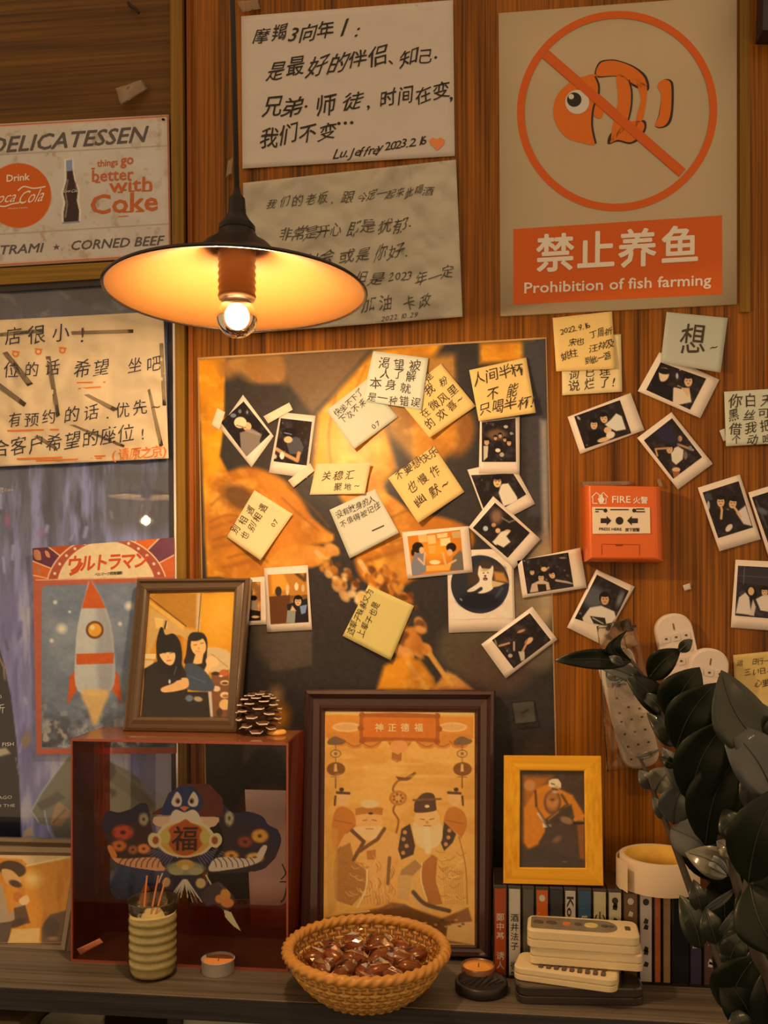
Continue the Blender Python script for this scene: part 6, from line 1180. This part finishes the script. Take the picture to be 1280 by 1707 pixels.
for wpx, rgb, tc_, tx, lb in spines:
    k = W(900, 1560, .132); wd = (W(900+wpx, 1560, .132)-k).x; x0, x1 = cx+.0003, cx+wd-.0003; cx += wd
    t = empty('cassette', ((x0+x1)/2, -.1, SHELF), lb, 'cassette', 'cassettes in the row')
    dz = rg.uniform(-.0006, .0)
    MB().box((x0, -.132+rg.uniform(0, .002), SHELF), (x1, -CB, SHELF+.109+dz), bev=.0008).go('case', mat('case_black', K(40, 26, 20), .25, spec=.6, coat=.4), t)
    ia = .0016; sm = paper('spine_%d_%d_%d' % rgb, K(*[min(255, int(q_*1.14)) for q_ in rgb]), .18, 70, .4)
    MB().box((x0+ia, -.1330, SHELF+.004), (x1-ia, -.1310, SHELF+.105)).go('spine_card', sm, t)
    mk('case_lid', [Vector((x0, -.1336, SHELF+.0015)), Vector((x1, -.1336, SHELF+.0015)), Vector((x1, -.1336, SHELF+.1085)), Vector((x0, -.1336, SHELF+.1085))], [(0, 1, 2, 3)], CASE, t)
    if tc_:
        tm_ = mat('spine_ink_'+tc_, K(*((232, 206, 170) if tc_ == 'lt' else (40, 30, 26))), .5); cxm = (x0+x1)/2; sw = (x1-x0)
        ik = Ink(lambda x, y, e=0: Vector((x, -.1332, y)), 0)
        if tx in ('Konica', 'BEYOND'):
            vs, fs, wd_ = glyph(tx, .02); k_ = (.058 if tx == 'Konica' else .050); zt = SHELF+(.100 if tx == 'Konica' else .078); hgt = sw*(.72 if tx == 'Konica' else .5)
            ik.emit([(cxm-hgt*.36+y*hgt, zt-x/wd_*k_) for x, y in vs], fs)
        elif tx:
            zz = SHELF+(.078 if len(tx) > 4 else .085)
            for ch in tx:
                if ch == ' ': zz -= .012; continue
                vs, fs, wd_ = glyph(ch, .01); s_ = sw*(.62 if ch != '队' and tx != '小虎队' else .85); ik.emit([(cxm-s_/2+x*s_, zz-s_+y*s_) for x, y in vs], fs); zz -= s_*1.12
        rr3 = random.Random(len(lb))
        if not tx or tx == '·': 
            ik.poly([(cxm+.004*math.cos(a)*.9, SHELF+.096+.004*math.sin(a)) for a in [2*math.pi*i/12 for i in range(12)]])
        if not tx or tx == '·':
            for _ in range(5): zz = SHELF+rr3.uniform(.02, .09); ik.poly([(cxm-.003, zz), (cxm+.002, zz-.001), (cxm+.003, zz+.004), (cxm-.001, zz+.006)])
        ik.go('spine_print', tm_, t)
# masking tape roll on the cassettes
R_ = .0455; RI = .0405; q = onz(1092, 1497, CTOP); q = Vector((q.x+.013, q.y+R_, CTOP)); h = .036
t = empty('tape_roll', q, 'wide roll of cream masking tape standing on the cassettes, loose end at left', 'tape roll')
TPM = paper('masking_tape_side', K(204, 162, 114), .03, 30, .55); TED = wood('tape_roll_edge', K(196, 150, 90), K(230, 190, 130))
MB().lathe([(R_, 0), (R_, h), (R_-.0008, h+.0004), (RI, h+.0004), (RI, .0), (R_, 0)], q, 64).go('tape_winding', TPM, t, False)
for pol in t.children[0].data.polygons: pol.use_smooth = abs(pol.normal.z) < .5
MB().lathe([(RI, 0), (RI, h), (RI-.0015, h), (RI-.0015, 0), (RI, 0)], q, 48).go('card_core', mat('card_core', K(226, 150, 50), .6, var=.3, vscale=60), t, True)
pts = []; v = []; f = []
for i in range(9): a = math.radians(150+i*9); rr_ = R_+.0004+.0010*(i-0)*.9*(1 if i > 2 else .3); v += [q+Vector((rr_*math.cos(a)-.001*i*.3, rr_*math.sin(a)*1.0, .001+(.0012*(i % 2) if i > 6 else 0))), q+Vector((rr_*math.cos(a)-.001*i*.3, rr_*math.sin(a), h-.0005))]
f = [(2*i, 2*i+2, 2*i+3, 2*i+1) for i in range(8)]; mk('loose_end', v, f, TPM, t, True)

# ================================================================== stack of remote controls
def box_remote(P0, P1, Wd, z0, H_, lab, m, extras, rad=.007, seam=True, back=1):
    # lies flat: P0 P1 = front bottom corners (world xy), depth Wd towards the wall
    a = Vector((P1.x-P0.x, P1.y-P0.y, 0)); L = a.length; a.normalize(); b = Vector((-a.y, a.x, 0)); O = Vector((P0.x, P0.y, z0))
    M = lambda x, y, z: O+a*x+b*(y+Wd/2)+Vector((0, 0, 1))*z
    t = empty('remote_control', M(L/2, 0, 0), lab, 'remote control', 'remote controls'); P = rpath(L, Wd, rad, rad)
    v, f = slab(P, M, 0, H_*.42, .0006); fixn(MB().add(v, f).go('lower_shell', m, t)); v, f = slab(P, M, H_*.42+.0002, H_, .0018); fixn(MB().add(v, f).go('upper_shell', m, t)); extras(t, M, L, Wd, H_); return t
CRM = mat('remote_cream', K(216, 172, 114), .4, spec=.5, var=.05, vscale=40); DBR = mat('remote_dark', K(50, 36, 26), .25, spec=.6, coat=.5); GRY = mat('remote_face_grey', K(120, 98, 68), .35, var=.3, vscale=90)
def ex_top(t, M, L, Wd, H):
    v, f = slab(rpath(L*.78, Wd*.74, .004, Wd*.35), lambda x, y, z: M(.004+x, y, H+z), -.0003, .0005, .0002); fixn(MB().add(v, f).go('face_plate', GRY, t))
    for x, m_, r_ in ((L*.10, BDK, .006), (L*.22, BDK, .006), (L*.36, mat('button_orange', K(206, 100, 36), .4), .005), (L*.46, BDK, .004), (L*.58, mat('button_gold', K(206, 166, 90), .35), .008), (L*.70, BDK, .004), (L*.76, BDK, .003)):
        n = 16; b = MB(); vs = [M(x+r_*math.cos(2*math.pi*i/n), r_*.8*math.sin(2*math.pi*i/n), H+.0004) for i in range(n)]+[M(x+r_*.9*math.cos(2*math.pi*i/n), r_*.72*math.sin(2*math.pi*i/n), H+.0018) for i in range(n)]; fixn(mk('button', vs, [tuple(range(n, 2*n))]+[(i, (i+1) % n, n+(i+1) % n, n+i) for i in range(n)], m_, t))
    v, f = slab(rpath(.006, .012, .001, .001, 1), lambda x, y, z: M(L*.88+x, y, H+z), 0, .0003, .0001); fixn(MB().add(v, f).go('printed_mark', BDK, t))
def ex_none(t, M, L, Wd, H): pass
def ex_keys(t, M, L, Wd, H):
    for i in range(9):
        for r_ in (-1, 0, 1): btn(t, lambda x, y, z: M(x, y, z), .03+i*.0085, r_*.013, .005, .009, H+.0002, BDK, h=.0016)
z1 = SHELF+.0005; H4 = .0205
a0 = onz(862, 1674, SHELF); a1 = onz(1076, 1678, SHELF)
box_remote(a0, a1, .040, z1, .019, 'glossy dark brown remote control at the bottom of the stack', DBR, ex_none, .012)
z2 = z1+.0195; b0 = W(855, 1626, .1925); b1 = W(1042, 1668, .1925); b0 = onz(855, 1636, z2); b1 = onz(1030, 1662, z2)
box_remote(Vector((b0.x, -.181, 0)), Vector((b1.x, -.205, 0)), .046, z2, .0145, 'cream remote control with dark keys, second from the bottom of the stack', CRM, ex_keys, .010)
z3 = z2+.0150+.0018; c0 = onz(884, 1612, z3); c1 = onz(1074, 1626, z3)
box_remote(Vector((c0.x, -.176, 0)), Vector((c1.x, -.186, 0)), .044, z3, .0185, 'plain cream remote control lying face down, second from the top of the stack', CRM, ex_none, .006)
z4 = z3+.0190; d0 = onz(879, 1585, z4); d1 = onz(1069, 1596, z4)
box_remote(Vector((d0.x, -.178, 0)), Vector((d1.x, -.187, 0)), .048, z4, .0195, 'cream remote control with grey face and orange button, topmost of the stack', CRM, ex_top, .009)

# ================================================================== things on the lower shelf
q = W(122, 1702, .15); q = Vector((q.x, -.15, LOW)); t = empty('white_bowl', q, 'white bowl on the lower shelf, only its rim showing under the ledge', 'bowl')
hb = W(122, 1698, .15).z-LOW; MB().lathe([(.020, 0), (.022, .004), (.034, hb*.5), (.0375, hb), (.036, hb), (.032, hb*.5), (.018, .006), (.0001, .005)], q, 40).go('bowl_body', mat('bowl_white', K(206, 176, 130), .3, spec=.6), t, True)
q0 = W(307, 1692, .2); q1 = W(458, 1692, .2); o = MB().box((q0.x, -.205, LOW), (q1.x, -.06, q0.z), bev=.001).go('carton', paper('carton_grey', K(150, 132, 104), .1, 40)); tag(o, 'grey-beige carton on the lower shelf right of the divider', 'carton')
q0 = W(-30, 1697, .2); q1 = W(36, 1697, .2); o = MB().box((q0.x, -.205, LOW), (q1.x, -.08, q0.z), bev=.001).go('brown_box', paper('box_brown', K(92, 66, 40), .1, 40)); tag(o, 'brown box on the lower shelf at the far left', 'box')

# ================================================================== the plant in front on the right
LFD = mat('leaf_dark', K(22, 25, 10), .42, spec=.3, coat=.05, var=.3, vscale=60); LFG = mat('leaf_grey_sheen', K(80, 72, 58), .4, spec=.35, coat=.15, var=.25, vscale=50); LFM = mat('leaf_mid', K(50, 47, 31), .34, spec=.4, coat=.2, var=.3, vscale=50); LFB = mat('leaf_pale', K(104, 88, 62), .28, spec=.7, coat=.5, var=.3, vscale=70); LEE = mat('leaf_edge_highlight', K(128, 116, 90), .4); LED = mat('leaf_midrib', K(66, 62, 46), .5); STM = mat('plant_stem', K(66, 48, 34), .5, var=.2, vscale=60)  # grey and pale tones paint reflected light on leaves; edge tone paints rim highlights
pot = Vector((W(1330, 1700, .36).x, -.40, TABLE))
t = empty('potted_plant', pot, 'dark green fleshy-leaved plant with arching stems in front of the cassettes at right', 'plant')
MB().lathe([(.055, 0), (.060, .004), (.072, .11), (.076, .115), (.076, .128), (.070, .128), (.067, .112), (.0001, .110)], pot, 40).go('pot', mat('pot_grey', K(120, 104, 84), .5, var=.1), t, True)
MB().lathe([(.0001, .114), (.04, .117), (.068, .112)], pot, 24).go('soil', mat('soil', K(40, 28, 20), .9, bump=1, bscale=200), t, True)
o = MB().box((-1.0, -1.05, TABLE-.03), (1.05, -.30, TABLE)).go('table_top', SHF); tag(o, 'dark wooden counter below the picture that carries the plant pot', 'counter')
tagf = MB().box((-2.3, -3.0, 0), (2.2, .03, .02)).go('floor', SHF); tagf['kind'] = 'structure'
for x in (-.9, .95): pass
def stem(pts, r0, r1):
    P = spline([(x, y, d*1000) for x, y, d in pts], 5, closed=False); n = len(P)
    MB().tube([W(p[0], p[1], p[2]/1000) for p in P], [r0+(r1-r0)*i/(n-1) for i in range(n)], 8).go('stem', STM, t, True)
foot = pot+Vector((0, 0, .11))
def stemw(pts, r0, r1, sx):
    P = [foot+Vector((sx, 0, 0))]+[W(x, y, d) for x, y, d in pts]; Q = spline([tuple(p) for p in P], 6, closed=False); n = len(Q)
    MB().tube([Vector(p) for p in Q], [r0+(r1-r0)*i/(n-1) for i in range(n)], 8).go('stem', STM, t, True)
stemw([(1240, 1690, .33), (1205, 1612, .31), (1158, 1500, .29), (1124, 1408, .28), (1098, 1342, .27), (1078, 1290, .265), (1063, 1256, .26)], .0060, .0012, -.02)
stemw([(1285, 1700, .34), (1248, 1550, .33), (1215, 1430, .32), (1165, 1310, .31), (1126, 1235, .30), (1095, 1165, .29), (1072, 1128, .285), (1050, 1098, .28)], .0066, .0015, 0.0)
stemw([(1300, 1690, .37), (1262, 1590, .37), (1246, 1520, .37), (1247, 1471, .37), (1262, 1400, .37), (1290, 1300, .37)], .0075, .003, .02)
def leaf(b, tp, wpx, m, d0, d1, bow=0.0, fold=.22, ske=0.0, twist=0.0, wave=0.0, rot=0.0, shape=1.0):
    # b base, tp tip (pixels), wpx full width; bow bends the midrib sideways (pixels); fold is the V of the blade
    n, k = 14, 6; B = np.array(b, float); T_ = np.array(tp, float); ax = T_-B; L = np.linalg.norm(ax); ax /= L; pr = np.array([-ax[1], ax[0]]); v = []; f = []
    mid = []
    for i in range(n+1):
        u = i/n; c = B+ax*L*u+pr*bow*math.sin(math.pi*u); hw = wpx/2*(math.sin(math.pi*min(1, u**(.80*shape)))**.85)*1.02+.5; d = d0+(d1-d0)*u+.012*math.sin(math.pi*u)
        for j in range(-k//2, k//2+1):
            q = j/(k/2); s_ = hw*q; p = c+pr*s_*math.cos(twist*u); dd = d+abs(q)*fold*hw*.00065-q*hw*.00065*(rot+math.sin(twist*u))+wave*math.sin(9*u+q)*.003
            v.append(W(p[0], p[1], dd))
        mid.append(W(c[0], c[1], d+.0006))
    w_ = k+1
    for i in range(n):
        for j in range(k): a = i*w_+j; f.append((a, a+1, a+w_+1, a+w_))
    N0 = len(v); r = ray(*b).normalized()*.0009; v2 = [p+r for p in v]; f2 = [tuple(reversed([x+N0 for x in q])) for q in f]
    edge = [(i*w_, (i+1)*w_) for i in range(n)]+[((i+1)*w_+k, i*w_+k) for i in range(n)]
    f3 = [(a, b_, b_+N0, a+N0) for a, b_ in edge]
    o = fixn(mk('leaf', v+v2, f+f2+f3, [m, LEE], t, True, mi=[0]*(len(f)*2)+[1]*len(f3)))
    MB().tube(mid[:-1], [.0009-(.0006*i/(len(mid)-1)) for i in range(len(mid)-1)], 5).go('midrib', LED if m is not LFD else LFM, o, True)
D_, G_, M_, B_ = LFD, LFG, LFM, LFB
for a in [
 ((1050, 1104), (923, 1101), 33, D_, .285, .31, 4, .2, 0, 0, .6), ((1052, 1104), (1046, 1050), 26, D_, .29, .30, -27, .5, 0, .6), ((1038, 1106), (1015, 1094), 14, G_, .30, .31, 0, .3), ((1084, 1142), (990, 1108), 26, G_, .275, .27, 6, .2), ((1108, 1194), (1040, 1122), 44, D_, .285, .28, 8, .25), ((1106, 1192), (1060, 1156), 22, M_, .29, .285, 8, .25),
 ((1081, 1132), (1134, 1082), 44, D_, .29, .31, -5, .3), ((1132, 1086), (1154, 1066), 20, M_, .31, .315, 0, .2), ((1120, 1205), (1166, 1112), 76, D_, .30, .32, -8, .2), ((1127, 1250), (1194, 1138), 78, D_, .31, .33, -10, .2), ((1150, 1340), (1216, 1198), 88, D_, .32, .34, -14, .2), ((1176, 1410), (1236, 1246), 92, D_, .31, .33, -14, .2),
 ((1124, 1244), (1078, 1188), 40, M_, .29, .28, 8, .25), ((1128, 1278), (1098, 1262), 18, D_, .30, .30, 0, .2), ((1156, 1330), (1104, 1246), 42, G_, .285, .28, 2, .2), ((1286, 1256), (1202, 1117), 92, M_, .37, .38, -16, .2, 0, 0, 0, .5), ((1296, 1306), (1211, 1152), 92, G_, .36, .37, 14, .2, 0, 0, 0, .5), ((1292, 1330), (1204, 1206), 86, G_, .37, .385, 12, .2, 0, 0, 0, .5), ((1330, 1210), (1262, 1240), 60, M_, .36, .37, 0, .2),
 ((1083, 1316), (1065, 1284), 26, G_, .26, .26, 3, .3), ((1091, 1320), (1122, 1281), 46, B_, .268, .26, -4, .25), ((1060, 1262), (1102, 1248), 10, B_, .262, .262, 3, .2), ((1122, 1374), (1142, 1302), 56, G_, .272, .28, -6, .3), ((1104, 1366), (1086, 1328), 20, G_, .27, .268, 4, .3), ((1118, 1380), (1200, 1436), 68, G_, .28, .30, -8, .2, 0, 0, 0, .3), ((1214, 1460), (1142, 1421), 50, B_, .33, .32, 8, .3), ((1214, 1458), (1160, 1430), 20, mat('leaf_gloss', K(120, 110, 92), .2, spec=.8, coat=1, bump=.6, bscale=120, var=.4, vscale=160), .332, .322, 8, .3),  # last small blade: pale patch painting the highlight on the leaf beneath it
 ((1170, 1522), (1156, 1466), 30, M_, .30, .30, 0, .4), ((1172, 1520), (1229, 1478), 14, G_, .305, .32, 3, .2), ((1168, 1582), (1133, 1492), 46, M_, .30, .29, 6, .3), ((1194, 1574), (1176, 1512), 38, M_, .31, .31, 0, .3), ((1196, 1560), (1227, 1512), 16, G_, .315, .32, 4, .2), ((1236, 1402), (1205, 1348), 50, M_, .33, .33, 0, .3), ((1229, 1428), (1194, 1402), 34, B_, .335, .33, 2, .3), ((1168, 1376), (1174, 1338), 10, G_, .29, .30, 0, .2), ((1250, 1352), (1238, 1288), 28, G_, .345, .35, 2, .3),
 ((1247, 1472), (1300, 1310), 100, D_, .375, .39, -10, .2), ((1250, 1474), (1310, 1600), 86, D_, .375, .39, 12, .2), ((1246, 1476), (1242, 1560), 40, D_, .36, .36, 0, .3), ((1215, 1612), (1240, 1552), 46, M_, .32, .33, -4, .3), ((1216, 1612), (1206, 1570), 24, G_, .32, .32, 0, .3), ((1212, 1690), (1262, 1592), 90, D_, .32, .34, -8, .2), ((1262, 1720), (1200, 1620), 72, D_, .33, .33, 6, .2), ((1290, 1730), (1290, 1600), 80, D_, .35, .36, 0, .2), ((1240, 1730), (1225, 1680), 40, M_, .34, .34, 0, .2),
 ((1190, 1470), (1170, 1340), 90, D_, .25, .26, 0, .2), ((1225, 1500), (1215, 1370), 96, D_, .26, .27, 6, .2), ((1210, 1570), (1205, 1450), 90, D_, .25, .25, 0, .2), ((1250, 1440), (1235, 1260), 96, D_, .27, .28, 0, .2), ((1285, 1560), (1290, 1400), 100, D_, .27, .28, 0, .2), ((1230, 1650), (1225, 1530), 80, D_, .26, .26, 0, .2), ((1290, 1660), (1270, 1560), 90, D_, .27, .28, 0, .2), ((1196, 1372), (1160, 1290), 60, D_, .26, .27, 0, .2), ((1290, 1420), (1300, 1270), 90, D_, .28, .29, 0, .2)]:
    leaf(*a)
